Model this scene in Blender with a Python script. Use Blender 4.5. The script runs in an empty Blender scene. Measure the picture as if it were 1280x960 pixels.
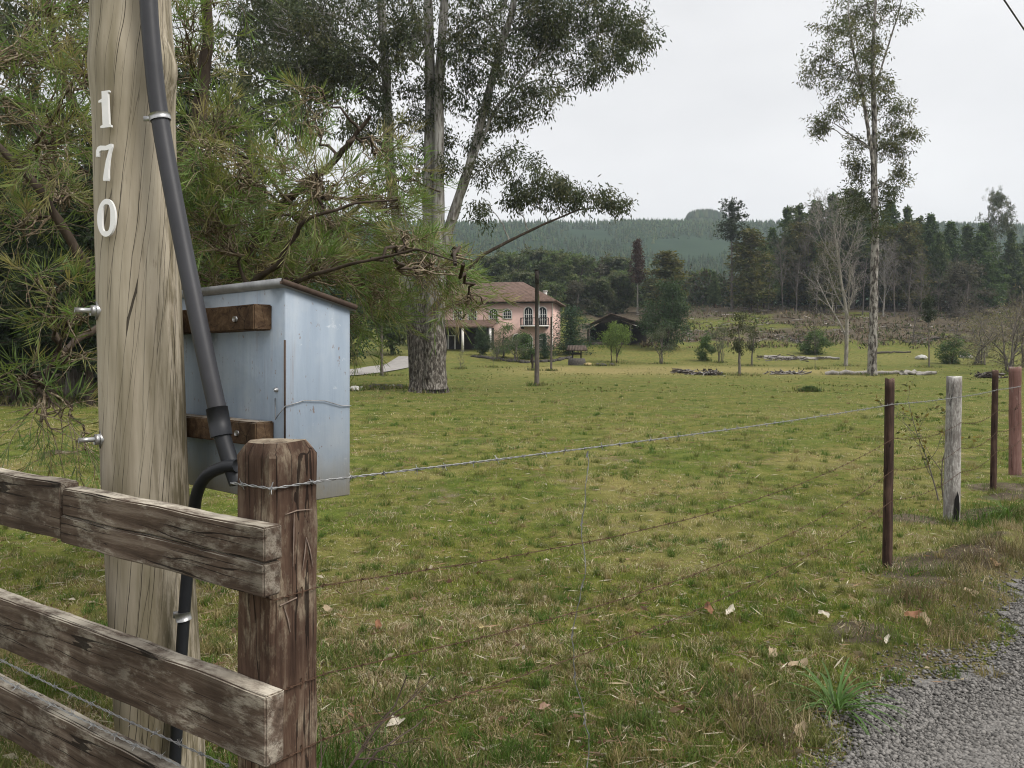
import bpy, bmesh, math, random
import numpy as np
from mathutils import Vector, Matrix, noise as mnoise

SC = bpy.context.scene
COL = SC.collection
R = np.random.default_rng(7)
A = np.array
F = 1000.0; HOR = 450.0; CAMZ = 1.6

def P(px, py, D):
    """a point of the place, from where it is seen and how far away it stands"""
    return A([(px-640)/F*D, D, CAMZ+(HOR-py)/F*D])

def nrm(v):
    v = np.asarray(v, float)
    n = np.linalg.norm(v, axis=-1, keepdims=True)
    return v/np.maximum(n, 1e-9)

def smooth(t):
    t = np.clip(t, 0, 1); return t*t*(3-2*t)

# ---------------------------------------------------------------- value noise
def vnoise(x, y, seed=0):
    x = np.asarray(x, float); y = np.asarray(y, float)
    xi = np.floor(x).astype(np.int64); yi = np.floor(y).astype(np.int64)
    fx = smooth(x-xi); fy = smooth(y-yi)
    def hsh(a, b):
        n = (a*374761393 + b*668265263 + seed*1442695041) & 0xffffffff
        n = ((n ^ (n >> 13))*1274126177) & 0xffffffff
        return ((n ^ (n >> 16)) & 0xffff)/65535.0
    return (hsh(xi,yi)*(1-fx)+hsh(xi+1,yi)*fx)*(1-fy)+(hsh(xi,yi+1)*(1-fx)+hsh(xi+1,yi+1)*fx)*fy

def fbm(x, y, seed=0, o=4):
    s = 0; a = 1; t = 0
    for i in range(o):
        s = s+a*vnoise(x*2**i, y*2**i, seed+i*17); t += a; a *= .5
    return s/t

# ---------------------------------------------------------------- mesh builder
class MB:
    def __init__(s):
        s.v = []; s.c = []; s.f = []; s.n = 0
    def add(s, v, faces, col=(1,1,1)):
        v = np.asarray(v, float).reshape(-1,3)
        c = np.asarray(col, float)
        if c.ndim == 1: c = np.broadcast_to(c, v.shape)
        s.v.append(v); s.c.append(c)
        for f in (faces if isinstance(faces, list) else [faces]):
            f = np.asarray(f, np.int64)
            s.f.append(f+s.n)
        s.n += len(v)
    def tube(s, pts, rad, sides=6, col=(1,1,1), caps=True):
        pts = np.asarray(pts, float); n = len(pts)
        rad = np.broadcast_to(np.asarray(rad, float), (n,))
        t = np.gradient(pts, axis=0); t = nrm(t)
        m = np.abs(t.mean(0)); ref = np.zeros(3); ref[int(np.argmin(m))] = 1
        a = nrm(np.cross(t, ref)); b = np.cross(t, a)
        th = np.arange(sides)*2*math.pi/sides
        ring = a[:,None,:]*np.cos(th)[None,:,None]+b[:,None,:]*np.sin(th)[None,:,None]
        v = (pts[:,None,:]+ring*rad[:,None,None]).reshape(-1,3)
        i = np.arange(n-1)[:,None]*sides; j = np.arange(sides)[None,:]; k = (j+1)%sides
        q = np.stack([i+j, i+k, i+sides+k, i+sides+j], -1).reshape(-1,4)
        fs = [q]
        if caps and sides >= 5:
            fs.append(np.arange(sides)[None,:]); fs.append((np.arange(sides)[::-1]+(n-1)*sides)[None,:])
        s.add(v, fs, col)
    def box(s, c, size, rot=None, col=(1,1,1)):
        x,y,z = A(size)/2
        v = A([[-x,-y,-z],[x,-y,-z],[x,y,-z],[-x,y,-z],[-x,-y,z],[x,-y,z],[x,y,z],[-x,y,z]])
        if rot is not None: v = v@np.asarray(rot).T
        s.add(v+A(c), A([[0,3,2,1],[4,5,6,7],[0,1,5,4],[1,2,6,5],[2,3,7,6],[3,0,4,7]]), col)
    def leaves(s, base, d, L, W, col, rng, fold=.0):
        base = np.asarray(base, float); N = len(base)
        d = nrm(d); side = nrm(np.cross(d, rng.normal(size=(N,3))))
        nn = np.cross(side, d)
        L = np.broadcast_to(np.asarray(L, float), (N,))[:,None]; W = np.broadcast_to(np.asarray(W, float), (N,))[:,None]
        m = base+d*L*.45+nn*L*fold
        v = np.stack([base, m+side*W*.5, base+d*L, m-side*W*.5], 1).reshape(-1,3)
        c = np.asarray(col, float)
        if c.ndim == 1: c = np.broadcast_to(c, (N,3))
        s.add(v, np.arange(4*N).reshape(N,4), np.repeat(c, 4, 0))
    def mesh(s, name, smooth_=True):
        me = bpy.data.meshes.new(name)
        v = np.concatenate(s.v); me.vertices.add(len(v)); me.vertices.foreach_set('co', v.ravel())
        loops = np.concatenate([f.ravel() for f in s.f]); tot = np.concatenate([np.full(len(f), f.shape[1]) for f in s.f])
        me.loops.add(len(loops)); me.loops.foreach_set('vertex_index', loops.astype(np.int32))
        me.polygons.add(len(tot)); st = np.concatenate([[0], np.cumsum(tot)[:-1]])
        me.polygons.foreach_set('loop_start', st.astype(np.int32)); me.polygons.foreach_set('loop_total', tot.astype(np.int32))
        if smooth_: me.polygons.foreach_set('use_smooth', np.ones(len(tot), bool))
        at = me.color_attributes.new('col', 'FLOAT_COLOR', 'POINT')
        c = np.concatenate(s.c); c4 = np.ones((len(c),4), np.float32); c4[:,:3] = c
        at.data.foreach_set('color', c4.ravel())
        me.update(calc_edges=True)
        return me
    def build(s, name, mat, parent=None, smooth_=True):
        o = bpy.data.objects.new(name, s.mesh(name, smooth_)); COL.objects.link(o)
        o.data.materials.append(mat)
        if parent is not None: o.parent = parent
        return o

def tag(o, label=None, cat=None, group=None, kind=None):
    if label: o['label'] = label
    if cat: o['category'] = cat
    if group: o['group'] = group
    if kind: o['kind'] = kind
    return o

def thing(name, label, cat, loc=(0,0,0), rz=0, group=None, sc=1):
    o = bpy.data.objects.new(name, None); COL.objects.link(o)
    o.location = [float(q) for q in loc]; o.rotation_euler = (0,0,rz); o.scale = (sc,)*3 if np.isscalar(sc) else sc
    o.empty_display_size = .2
    return tag(o, label, cat, group)

def copy_tree(o, parent=None):
    c = o.copy(); COL.objects.link(c); c.parent = parent
    for ch in o.children: copy_tree(ch, c)
    return c

def from_bm(bm, name, mat, parent=None, smooth_=False):
    me = bpy.data.meshes.new(name); bm.to_mesh(me); bm.free()
    if smooth_:
        for p in me.polygons: p.use_smooth = True
        me.set_sharp_from_angle(angle=math.radians(38))
    o = bpy.data.objects.new(name, me); COL.objects.link(o); me.materials.append(mat)
    if parent is not None: o.parent = parent
    return o

# ---------------------------------------------------------------- materials
class NT:
    def __init__(s, name):
        s.m = bpy.data.materials.new(name); s.m.use_nodes = True
        s.t = s.m.node_tree; s.t.nodes.clear(); s.out = s.n('ShaderNodeOutputMaterial')
    def n(s, ty, **kw):
        nd = s.t.nodes.new(ty)
        for k, v in kw.items(): setattr(nd, k, v)
        return nd
    def l(s, a, b): s.t.links.new(a, b)
    def coord(s, scale=(1,1,1), kind='Object', rot=(0,0,0)):
        tc = s.n('ShaderNodeTexCoord'); mp = s.n('ShaderNodeMapping')
        mp.inputs['Scale'].default_value = scale; mp.inputs['Rotation'].default_value = rot
        s.l(tc.outputs[kind], mp.inputs['Vector']); return mp.outputs[0]
    def noise(s, vec, scale, detail=4, rough=.55, dist=0):
        nd = s.n('ShaderNodeTexNoise'); nd.inputs['Scale'].default_value = scale; nd.inputs['Detail'].default_value = detail
        nd.inputs['Roughness'].default_value = rough; nd.inputs['Distortion'].default_value = dist
        s.l(vec, nd.inputs['Vector']); return nd.outputs['Fac']
    def ramp(s, fac, stops):
        nd = s.n('ShaderNodeValToRGB'); e = nd.color_ramp.elements
        while len(e) < len(stops): e.new(.5)
        for el, (p, c) in zip(e, stops):
            el.position = p; el.color = (*c, 1) if not np.isscalar(c) else (c,c,c,1)
        s.l(fac, nd.inputs[0]); return nd.outputs[0]
    def mix(s, fac, a, b, blend='MIX'):
        nd = s.n('ShaderNodeMix', data_type='RGBA', blend_type=blend)
        for sock, v in ((nd.inputs['Factor'], fac), (nd.inputs[6], a), (nd.inputs[7], b)):
            if isinstance(v, (int, float)): sock.default_value = v
            elif isinstance(v, tuple): sock.default_value = (*v, 1)
            else: s.l(v, sock)
        return nd.outputs[2]
    def math(s, op, a, b=0.0, c=None):
        nd = s.n('ShaderNodeMath', operation=op)
        for i, v in enumerate((a, b) if c is None else (a, b, c)):
            if isinstance(v, (int, float)): nd.inputs[i].default_value = v
            else: s.l(v, nd.inputs[i])
        return nd.outputs[0]
    def attr(s, name='col'):
        nd = s.n('ShaderNodeAttribute'); nd.attribute_name = name; return nd.outputs['Color']
    def bump(s, h, strength=.4, dist=.01):
        nd = s.n('ShaderNodeBump'); nd.inputs['Strength'].default_value = strength; nd.inputs['Distance'].default_value = dist
        s.l(h, nd.inputs['Height']); return nd.outputs[0]
    def principled(s, color, rough=.8, metal=0, spec=.3, normal=None):
        b = s.n('ShaderNodeBsdfPrincipled')
        for k, v in (('Base Color', color), ('Roughness', rough), ('Metallic', metal), ('Specular IOR Level', spec)):
            if isinstance(v, tuple): b.inputs[k].default_value = (*v, 1)
            elif isinstance(v, (int, float)): b.inputs[k].default_value = v
            else: s.l(v, b.inputs[k])
        if normal is not None: s.l(normal, b.inputs['Normal'])
        s.l(b.outputs[0], s.out.inputs[0]); return b

def mat_leaf(name, transl=.35, tint=(1,1,1), rough=.55, spec=.25):
    t = NT(name); c = t.attr(); c = t.mix(1.0, c, tint, 'MULTIPLY')
    b = t.principled(c, rough, 0, spec)
    tr = t.n('ShaderNodeBsdfTranslucent'); t.l(t.mix(1.0, c, (1.15,1.2,.7), 'MULTIPLY'), tr.inputs[0])
    mx = t.n('ShaderNodeMixShader'); mx.inputs[0].default_value = transl
    t.l(b.outputs[0], mx.inputs[1]); t.l(tr.outputs[0], mx.inputs[2]); t.l(mx.outputs[0], t.out.inputs[0])
    return t.m

def mat_bark(name, stops, scale=(6,6,1.2), nscale=2.0, bump=.5, dist=.02):
    t = NT(name); v = t.coord(scale); n = t.noise(v, nscale, 6, .62, .4)
    c = t.ramp(n, stops); n2 = t.noise(t.coord((1,1,1)), 1.3, 3)
    c = t.mix(1.0, c, t.ramp(n2, [(.3,.75),(.7,1.15)]), 'MULTIPLY')
    t.principled(c, .9, 0, .15, t.bump(n, bump, dist)); return t.m

def mat_simple(name, color, rough=.7, metal=0, var=.25, nscale=8, spec=.3, bump=0, scale=(1,1,1)):
    t = NT(name); n = t.noise(t.coord(scale), nscale, 5, .6)
    c = t.mix(1.0, color, t.ramp(n, [(.25,1-var),(.75,1+var)]), 'MULTIPLY')
    t.principled(c, rough, metal, spec, t.bump(n, bump, .005) if bump else None); return t.m

def mat_col(name, rough=.9, spec=.2, nscale=0, var=.2):
    t = NT(name); c = t.attr()
    if nscale: c = t.mix(1.0, c, t.ramp(t.noise(t.coord(), nscale, 4), [(.3,1-var),(.7,1+var)]), 'MULTIPLY')
    t.principled(c, rough, 0, spec); return t.m

def mat_wood(name, dark, mid, pale, grain=(1,14,14), lichen=(.45,.43,.38), lich=.56, crack=.012):
    """weathered timber: grain along the axis with the low scale, pale lichen blotches, dark drying cracks"""
    t = NT(name); v = t.coord(grain)
    n = t.noise(v, 2.2, 8, .7, .3); c = t.ramp(n, [(.28,dark),(.5,mid),(.74,pale)])
    gl = tuple(1.0 if g > 5 else .45 for g in grain)
    blot = t.noise(t.coord(gl), 11.0, 7, .7); fine = t.noise(t.coord(tuple(g*1.0 if g == 1.0 else g*.5 for g in gl)), 70, 5, .75)
    m = t.math('MULTIPLY', t.ramp(blot, [(lich,0.0),(lich+.1,1.0)]), t.ramp(fine, [(.4,0.0),(.56,1.0)]))
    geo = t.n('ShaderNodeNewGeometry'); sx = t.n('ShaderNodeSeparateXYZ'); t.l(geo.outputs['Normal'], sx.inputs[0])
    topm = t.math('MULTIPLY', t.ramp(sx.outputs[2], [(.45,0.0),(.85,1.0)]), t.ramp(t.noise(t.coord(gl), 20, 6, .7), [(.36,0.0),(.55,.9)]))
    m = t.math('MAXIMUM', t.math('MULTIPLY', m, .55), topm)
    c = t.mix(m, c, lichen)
    blot2 = t.noise(t.coord((1,1,1)), 2.7, 4, .6)
    c = t.mix(t.ramp(blot2, [(.42,0.0),(.62,.65)]), c, dark)
    vo = t.n('ShaderNodeTexVoronoi', feature='DISTANCE_TO_EDGE'); vo.inputs['Scale'].default_value = 1.0
    sc_ = t.n('ShaderNodeVectorMath', operation='MULTIPLY_ADD'); nz = t.n('ShaderNodeTexNoise'); tcv = t.coord(tuple(g*(1.2 if g > 5 else .32) for g in grain)); nz.inputs['Scale'].default_value = 1.3; nz.inputs['Detail'].default_value = 4
    t.l(tcv, nz.inputs['Vector']); t.l(nz.outputs['Color'], sc_.inputs[0]); sc_.inputs[1].default_value = (.4,.4,.4); t.l(tcv, sc_.inputs[2]); t.l(sc_.outputs[0], vo.inputs['Vector'])
    kw = t.math('MULTIPLY', t.ramp(t.noise(t.coord(tuple(g*(.2 if g > 5 else 1.5) for g in grain)), 2.0, 2), [(.42,0.0),(.7,1.0)]), crack*2.2)
    kk = t.math('LESS_THAN', vo.outputs['Distance'], kw)
    c = t.mix(t.math('MULTIPLY', kk, .85), c, tuple(q*.3 for q in dark))
    hgt = t.math('SUBTRACT', t.math('ADD', n, t.math('MULTIPLY', m, .35)), t.math('MULTIPLY', kk, .8))
    t.principled(c, .88, 0, .2, t.bump(hgt, .7, .006)); return t.m

# ---------------------------------------------------------------- terrain
_DK = [-100,40,50,60,75,88,100,108,130,165,200,400,3000]
_ZK = [0,0,.1,.38,.80,1.12,2.35,3.3,6.4,12.2,15,30,60]
_RX = [-2400,-340,-80,40,140,230,330,576,1500,2400]
_RP = [250,288,285,284,283,285,284,292,275,250]
def road_d(x, y):
    """signed distance to the gravel edge, positive on the gravel"""
    w = .10*np.sin(x*2.1+y*1.3)+.07*np.sin(x*5.3-y*2.2)+.05*np.sin(y*9.1)
    return ((x-1.32)-.967*(y-3.137))/1.391+w-.0
def mound(x, y, cx, cy, r, hh):
    return hh*np.exp(-((x-cx)**2+(y-cy)**2)/(r*r))
MOUNDS = [(-7.35,13.0,.42,.16),(3.95,7.85,.40,.13),(4.75,8.0,.45,.12),(6.0,9.7,.55,.15),(5.6,9.0,.4,.10),(7.2,10.7,.6,.16),(2.0,4.6,.3,.05)]
def height(x, y):
    x = np.asarray(x, float); y = np.asarray(y, float)
    z = np.interp(y, _DK, _ZK)
    rp = np.interp(x, _RX, _RP)
    ridge = CAMZ+(HOR-rp-6)/F*900
    t = smooth((y-330)/570.0)
    und = (fbm(x/140+9, y/140, 5, 4)-.5)*46*t*(1-smooth((y-620)/160))*smooth((y-330)/200)
    z = z*(1-t)+ridge*t+und
    rd = road_d(x, y)
    offr = smooth((-rd+.05)/.8)
    z = z+(fbm(x*1.1, y*1.1, 3, 4)-.45)*.11*offr*smooth((90-y)/60)+(fbm(x*4.3, y*4.3, 13, 3)-.5)*.055*offr*smooth((28-y)/16)
    z = z+(fbm(x*.12, y*.12, 8, 2)-.5)*.3*smooth((y-14)/20)*smooth((140-y)/40)
    for cx, cy, r, hh in MOUNDS: z = z+mound(x, y, cx, cy, r, hh)*(.7+.6*fbm(x*7, y*7, 4, 3))
    # soil bank between the fence and the road
    z = z+.14*np.exp(-((rd+.52)/.28)**2)*smooth((y-4.3)/1.6)*smooth((40-y)/20)*(.25+1.1*fbm(x*1.7, y*1.7, 45, 4))
    for cx, cy in ((2.885,6.15),(4.34,7.9),(5.83,9.7),(6.93,11.03)): z = z*(1-.85*np.exp(-((x-cx)**2+(y-cy)**2)/.30))
    # rough cleared slope
    clr = smooth((y-104)/10)*smooth((190-y)/15)*smooth((x-8)/8)
    z = z+clr*(fbm(x*.35, y*.35, 12, 4)-.5)*1.6
    return z
def hz(x, y): return float(height(x, y))
def G(px, D, dz=0):
    x = (px-640)/F*D; return A([x, D, hz(x, D)+dz])

def tri_grid(xs, ys, zf, name, mat):
    X, Y = np.meshgrid(xs, ys); Z = zf(X, Y)
    v = np.stack([X, Y, Z], -1).reshape(-1,3); nx = len(xs); ny = len(ys)
    i, j = np.meshgrid(np.arange(nx-1), np.arange(ny-1)); a = (j*nx+i).ravel()
    m = MB(); m.add(v, np.stack([a, a+1, a+nx+1, a+nx], 1)); return m, v

def ax(lo, hi, d0, g, near=6.0):
    out = [0.0]; d = d0
    while out[-1] < hi:
        out.append(out[-1]+d)
        if out[-1] > near: d *= g
    neg = [0.0]; d = d0
    while neg[-1] > lo:
        neg.append(neg[-1]-d)
        if -neg[-1] > near: d *= g
    return A(sorted(set(neg+out)))
HAZE=.00027; SKYV=6.3; SKYZ=1.7; SUN=2.0; EXPO=0.68; DENOISE=True
# ================================================================ GROUND
def ground_material():
    t = NT('pasture_soil'); v = t.coord()
    g1 = t.noise(v, .55, 5, .6); g2 = t.noise(v, 3.2, 6, .65); g3 = t.noise(v, 38, 5, .7)
    grass = t.ramp(g2, [(.28,(.045,.055,.013)),(.45,(.094,.110,.023)),(.60,(.155,.153,.043)),(.78,(.24,.208,.095))])
    fine = t.ramp(g3, [(.25,.30),(.5,.80),(.75,1.45)])
    grass = t.mix(.75, grass, fine, 'MULTIPLY')
    big = t.ramp(g1, [(.35,(.85,1.0,.75)),(.65,(1.25,1.1,1.15))])
    grass = t.mix(1.0, grass, big, 'MULTIPLY')
    z = t.attr(); sp = t.n('ShaderNodeSeparateColor'); t.l(z, sp.inputs[0])
    soil = t.ramp(g2, [(.3,(.040,.031,.021)),(.55,(.104,.083,.055)),(.8,(.21,.178,.125))])
    soil = t.mix(.6, soil, fine, 'MULTIPLY')
    straw = t.ramp(g2, [(.3,(.17,.145,.05)),(.7,(.30,.245,.10))])
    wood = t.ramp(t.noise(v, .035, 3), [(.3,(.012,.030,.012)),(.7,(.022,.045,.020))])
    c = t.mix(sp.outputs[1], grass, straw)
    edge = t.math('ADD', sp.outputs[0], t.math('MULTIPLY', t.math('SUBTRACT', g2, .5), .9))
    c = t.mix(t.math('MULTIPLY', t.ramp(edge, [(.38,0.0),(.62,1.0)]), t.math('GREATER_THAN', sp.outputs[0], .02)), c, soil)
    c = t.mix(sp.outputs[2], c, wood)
    t.principled(c, .95, 0, .1, t.bump(g3, .8, .02)); return t.m

def zones(x, y):
    soil = np.zeros_like(x)
    for cx, cy, r, hh in MOUNDS: soil = np.maximum(soil, np.exp(-((x-cx)**2+(y-cy)**2)/(r*r*.8))*.95)
    rd = road_d(x, y); soil = np.maximum(soil, .55*np.exp(-((rd+.15)/.25)**2)*(y<16))
    clr = smooth((y-108)/14)*smooth((x-4-(.1*(y-104)))/10)*smooth((235-y)/20)
    soil = np.maximum(soil, np.clip(clr*(.32+1.15*smooth((fbm(x*.09,y*.13,52,4)-.30)/.28)), 0, .95))
    bank = np.exp(-((rd+.55)/.36)**2)*smooth((y-4.3)/1.6)*smooth((40-y)/20); soil = np.maximum(soil, bank*smooth((fbm(x*1.6,y*1.6,57,3)-.38)/.2)*.95)
    soil = np.maximum(soil, .42*smooth((fbm(x*1.3+5,y*1.3,58,4)-.60)/.08)*(y < 40)*(y > 1))
    # brown litter floor under the wood on the left
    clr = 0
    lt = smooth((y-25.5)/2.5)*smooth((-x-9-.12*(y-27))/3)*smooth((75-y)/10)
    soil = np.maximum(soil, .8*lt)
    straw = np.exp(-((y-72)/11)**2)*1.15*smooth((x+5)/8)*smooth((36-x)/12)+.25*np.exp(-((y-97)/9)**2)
    straw = straw*(.35+1.0*fbm(x*.22, y*.10, 31, 3))
    straw = np.maximum(straw, .34*smooth((fbm(x*.8+3, y*.8, 41, 4)-.52)/.16)*smooth((40-y)/25))
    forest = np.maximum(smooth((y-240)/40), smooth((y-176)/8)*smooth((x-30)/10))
    return np.stack([soil, np.clip(straw,0,1)*(1-forest), forest], -1)

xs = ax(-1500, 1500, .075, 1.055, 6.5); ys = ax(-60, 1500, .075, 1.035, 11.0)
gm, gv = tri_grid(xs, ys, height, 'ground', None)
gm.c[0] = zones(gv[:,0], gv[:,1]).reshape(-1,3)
tag(gm.build('ground', ground_material()), kind='structure')

# ---- gravel road
def gravel_sheet():
    xr = np.arange(-3.5, 14, .09); yr = np.arange(-6, 16, .09)
    X, Y = np.meshgrid(xr, yr); nx = len(xr)
    Z = height(X, Y)+.006+.012*smooth(road_d(X, Y)/.5)+.01*(fbm(X*9, Y*9, 2, 3)-.5)
    i, j = np.meshgrid(np.arange(len(xr)-1), np.arange(len(yr)-1)); i = i.ravel(); j = j.ravel()
    a = j*nx+i; rd = road_d(X, Y).ravel()
    keep = (rd[a] > -.02) & (rd[a] < 5)
    a = a[keep]; m = MB(); m.add(np.stack([X,Y,Z],-1).reshape(-1,3), np.stack([a,a+1,a+nx+1,a+nx],1)); return m
t = NT('gravel_bed'); v = t.coord(); n = t.noise(v, 70, 4, .7)
t.principled(t.ramp(n, [(.25,(.07,.066,.062)),(.5,(.17,.162,.152)),(.75,(.28,.268,.252))]), .95, 0, .1, t.bump(n, 1, .01))
tag(gravel_sheet().build('gravel_road', t.m), kind='structure')

def stones():
    rng = np.random.default_rng(3); m = MB()
    n = 230000
    px = rng.uniform(620, 1600, n); py = rng.uniform(660, 1250, n)
    D = 1600/(py-450); x = (px-640)/F*D; y = D
    rd = road_d(x, y)
    pr = np.where(rd > .12, 1, np.clip((rd+.38)/.5, 0, 1)**2.2)
    k = rng.random(n) < pr; x = x[k]; y = y[k]; rd = rd[k]; n = len(x)
    s = rng.uniform(.0048, .0108, n)*rng.choice([1,1,.55,1.4], n)
    z = height(x, y)+np.where(rd > 0, .012, .002)+s*.35
    o = A([[1,0,0],[-1,0,0],[0,1,0],[0,-1,0],[0,0,.75],[0,0,-.75]])
    V = o[None]*rng.uniform(.55,1.25,(n,6,1))
    a = rng.uniform(0, 6.28, n); ca, sa = np.cos(a), np.sin(a)
    X = V[...,0]*ca[:,None]-V[...,1]*sa[:,None]; Y = V[...,0]*sa[:,None]+V[...,1]*ca[:,None]
    V = np.stack([X*s[:,None]*1.2+x[:,None], Y*s[:,None]*.9+y[:,None], V[...,2]*s[:,None]+z[:,None]], -1)
    f = A([[0,2,4],[2,1,4],[1,3,4],[3,0,4],[2,0,5],[1,2,5],[3,1,5],[0,3,5]])
    g = rng.uniform(.065, .215, n); c = np.stack([g*1.06, g, g*.93], -1)
    m.add(V.reshape(-1,3), (f[None]+6*np.arange(n)[:,None,None]).reshape(-1,3), np.repeat(c, 6, 0)); return m
tag(stones().build('loose_gravel', mat_col('gravel_stone', .85, .25), None, False), 'grey crushed stone lying loose on the road edge', 'gravel', kind='stuff')

# ---- grass
GREENS = A([(.100,.168,.018),(.145,.200,.025),(.200,.232,.038),(.125,.162,.028),(.235,.230,.055)])
STRAWS = A([(.45,.38,.23),(.34,.27,.155),(.55,.49,.34),(.22,.155,.09)])
def blades(m, x, y, hgt, wid, lean, col, rng, seg=2):
    n = len(x); z = height(x, y)-.004
    a = rng.uniform(0, 6.283, n); d = np.stack([np.cos(a), np.sin(a), np.zeros(n)], -1)
    b = rng.uniform(0, 6.283, n); sd = np.stack([np.cos(b), np.sin(b), np.zeros(n)], -1)
    base = np.stack([x, y, z], -1); up = A([0,0,1.0])
    le = np.asarray(lean)[:,None]; H = np.asarray(hgt)[:,None]; W = np.asarray(wid)[:,None]/2
    mid = base+d*le*H*.35+up*H*.6*np.sqrt(np.clip(1-le**2*.5,.05,1)); tip = base+d*le*H*.95+up*H*np.sqrt(np.clip(1-le**2*.9,.01,1))
    v = np.stack([base-sd*W, base+sd*W, mid+sd*W*.8, tip, mid-sd*W*.8], 1).reshape(-1,3)
    i = 5*np.arange(n)[:,None]
    m.add(v, [np.concatenate([i,i+1,i+2,i+4],1), np.concatenate([i+4,i+2,i+3],1)], np.repeat(col, 5, 0))
def sample(n, rng, pyl=455, pyh=1250, dmax=72, pxl=-450, pxh=1750):
    px = rng.uniform(pxl, pxh, n); py = rng.uniform(pyl, pyh, n)
    D = 1600/(py-450); x = (px-640)/F*D
    rd = road_d(x, D); k = (D < dmax) & (rng.random(n) < np.clip((-rd+.02)/.25, 0.0, 1))
    # bare soil on the mounds and under the wood
    zz = zones(x, D); k &= rng.random(n) > zz[:,0]*.8
    return x[k], D[k]
def grass():
    rng = np.random.default_rng(11); m = MB()
    x, y = sample(850000, rng); n = len(x)
    patch = fbm(x*.9, y*.9, 21, 4); fine = fbm(x*5, y*5, 23, 2); s2 = fbm(x*.8+3, y*.8, 41, 4)
    straw = rng.random(n) < np.clip(.33+(s2-.48)*2.1+(fine-.5)*1.5, .08, .85)
    gi = np.clip((patch*6-1.2+rng.normal(0,.8,n)), 0, 4).astype(int)
    col = GREENS[gi]*rng.uniform(.7,1.3,(n,1)); col[straw] = (STRAWS[rng.integers(0,4,n)]*rng.uniform(.6,1.15,(n,1)))[straw]
    far = np.clip(y/9, 1, 5)
    hgt = rng.uniform(.016,.05,n)*(.35+1.5*fine*smooth((fbm(x*2.2,y*2.2,29,3)-.2)/.5))*np.clip(y/12,1,1.8); hgt[straw] *= 1.25
    lean = rng.uniform(.2,.98,n); lean[straw] = rng.uniform(.6,1.02,n)[straw]
    wid = rng.uniform(.0026,.0056,n)*far
    blades(m, x, y, hgt, wid, lean, col, rng)
    # tufts, greener and taller
    tx, ty = sample(8500, rng, 462, 1200, 60); k = len(tx)
    nb = 46; r = rng.uniform(.02,.075,k)*np.clip(ty/7,1,3.0)
    X = np.repeat(tx, nb)+rng.normal(0,1,k*nb)*np.repeat(r, nb)*.6; Y = np.repeat(ty, nb)+rng.normal(0,1,k*nb)*np.repeat(r, nb)*.6
    H = np.repeat(rng.uniform(.03,.10,k)*np.clip(ty/9,1,1.5), nb)*rng.uniform(.5,1.1,k*nb)
    tc = np.repeat(A([(.075,.135,.026),(.095,.145,.030),(.15,.165,.05),(.13,.14,.045),(.27,.22,.11)])[rng.integers(0,5,k)], nb, 0)*rng.uniform(.7,1.3,(k*nb,1))
    kk = road_d(X, Y) < .1; 
    blades(m, X[kk], Y[kk], H[kk], (rng.uniform(.0025,.005,k*nb)*np.clip(Y/9,1,4))[kk], rng.uniform(.25,.98,k*nb)[kk], tc[kk], rng)
    # rank grass and dead tussocks along the fence and the road bank
    T = []
    for i in range(760):
        s = rng.uniform(0,1)**.8*9; off = rng.normal(-.5,.34)
        bx = 1.32+.695*s-.72*(-off)*1.0; by = 3.137-1.0+.72*s+.69*(-off)
        if -1.0 < -road_d(bx,by)-.0 < 1.2 and road_d(bx,by) < -.22: T.append((bx,by))
    T = A(T); k = len(T); nb = 110; r = rng.uniform(.04,.10,k)
    X = np.repeat(T[:,0], nb)+rng.normal(0,1,k*nb)*np.repeat(r, nb); Y = np.repeat(T[:,1], nb)+rng.normal(0,1,k*nb)*np.repeat(r, nb)
    ci = rng.integers(0,6,k)
    pal = A([(.095,.13,.032),(.14,.145,.055),(.24,.185,.11),(.15,.11,.07),(.34,.28,.17),(.20,.16,.09)])
    tc = np.repeat(pal[ci], nb, 0)*rng.uniform(.55,1.3,(k*nb,1))
    H = np.repeat(rng.uniform(.06,.20,k), nb)*rng.uniform(.4,1.15,k*nb)
    blades(m, X, Y, H, rng.uniform(.002,.0045,k*nb), rng.uniform(.2,.98,k*nb), tc, rng)
    # grass at the foot of the posts in front
    for cx, cy, r0, nb, h0 in ((-.62,2.02,.14,500,.13),(-1.24,2.8,.2,500,.12),(-.62,2.75,.22,1400,.22),(-.75,2.9,.3,900,.16),(2.88,6.1,.22,300,.07),(4.1,7.7,.3,250,.12),(4.55,7.4,.22,300,.3),(5.0,7.8,.4,250,.16),(-6.4,12.6,.5,900,.3)):
        X = cx+rng.normal(0,r0,nb); Y = cy+rng.normal(0,r0,nb)
        blades(m, X, Y, rng.uniform(.3,1,nb)*h0, rng.uniform(.003,.006,nb), rng.uniform(.1,.9,nb), A([(.06,.115,.02)])*rng.uniform(.6,1.5,(nb,1)), rng)
    return m
GRASS_MAT = mat_leaf('grass_blade', .3, rough=.6, spec=.2)
tag(grass().build('pasture_grass', GRASS_MAT, None, False), 'short grazed pasture grass with straw and greener tufts', 'grass', kind='stuff')

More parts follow.
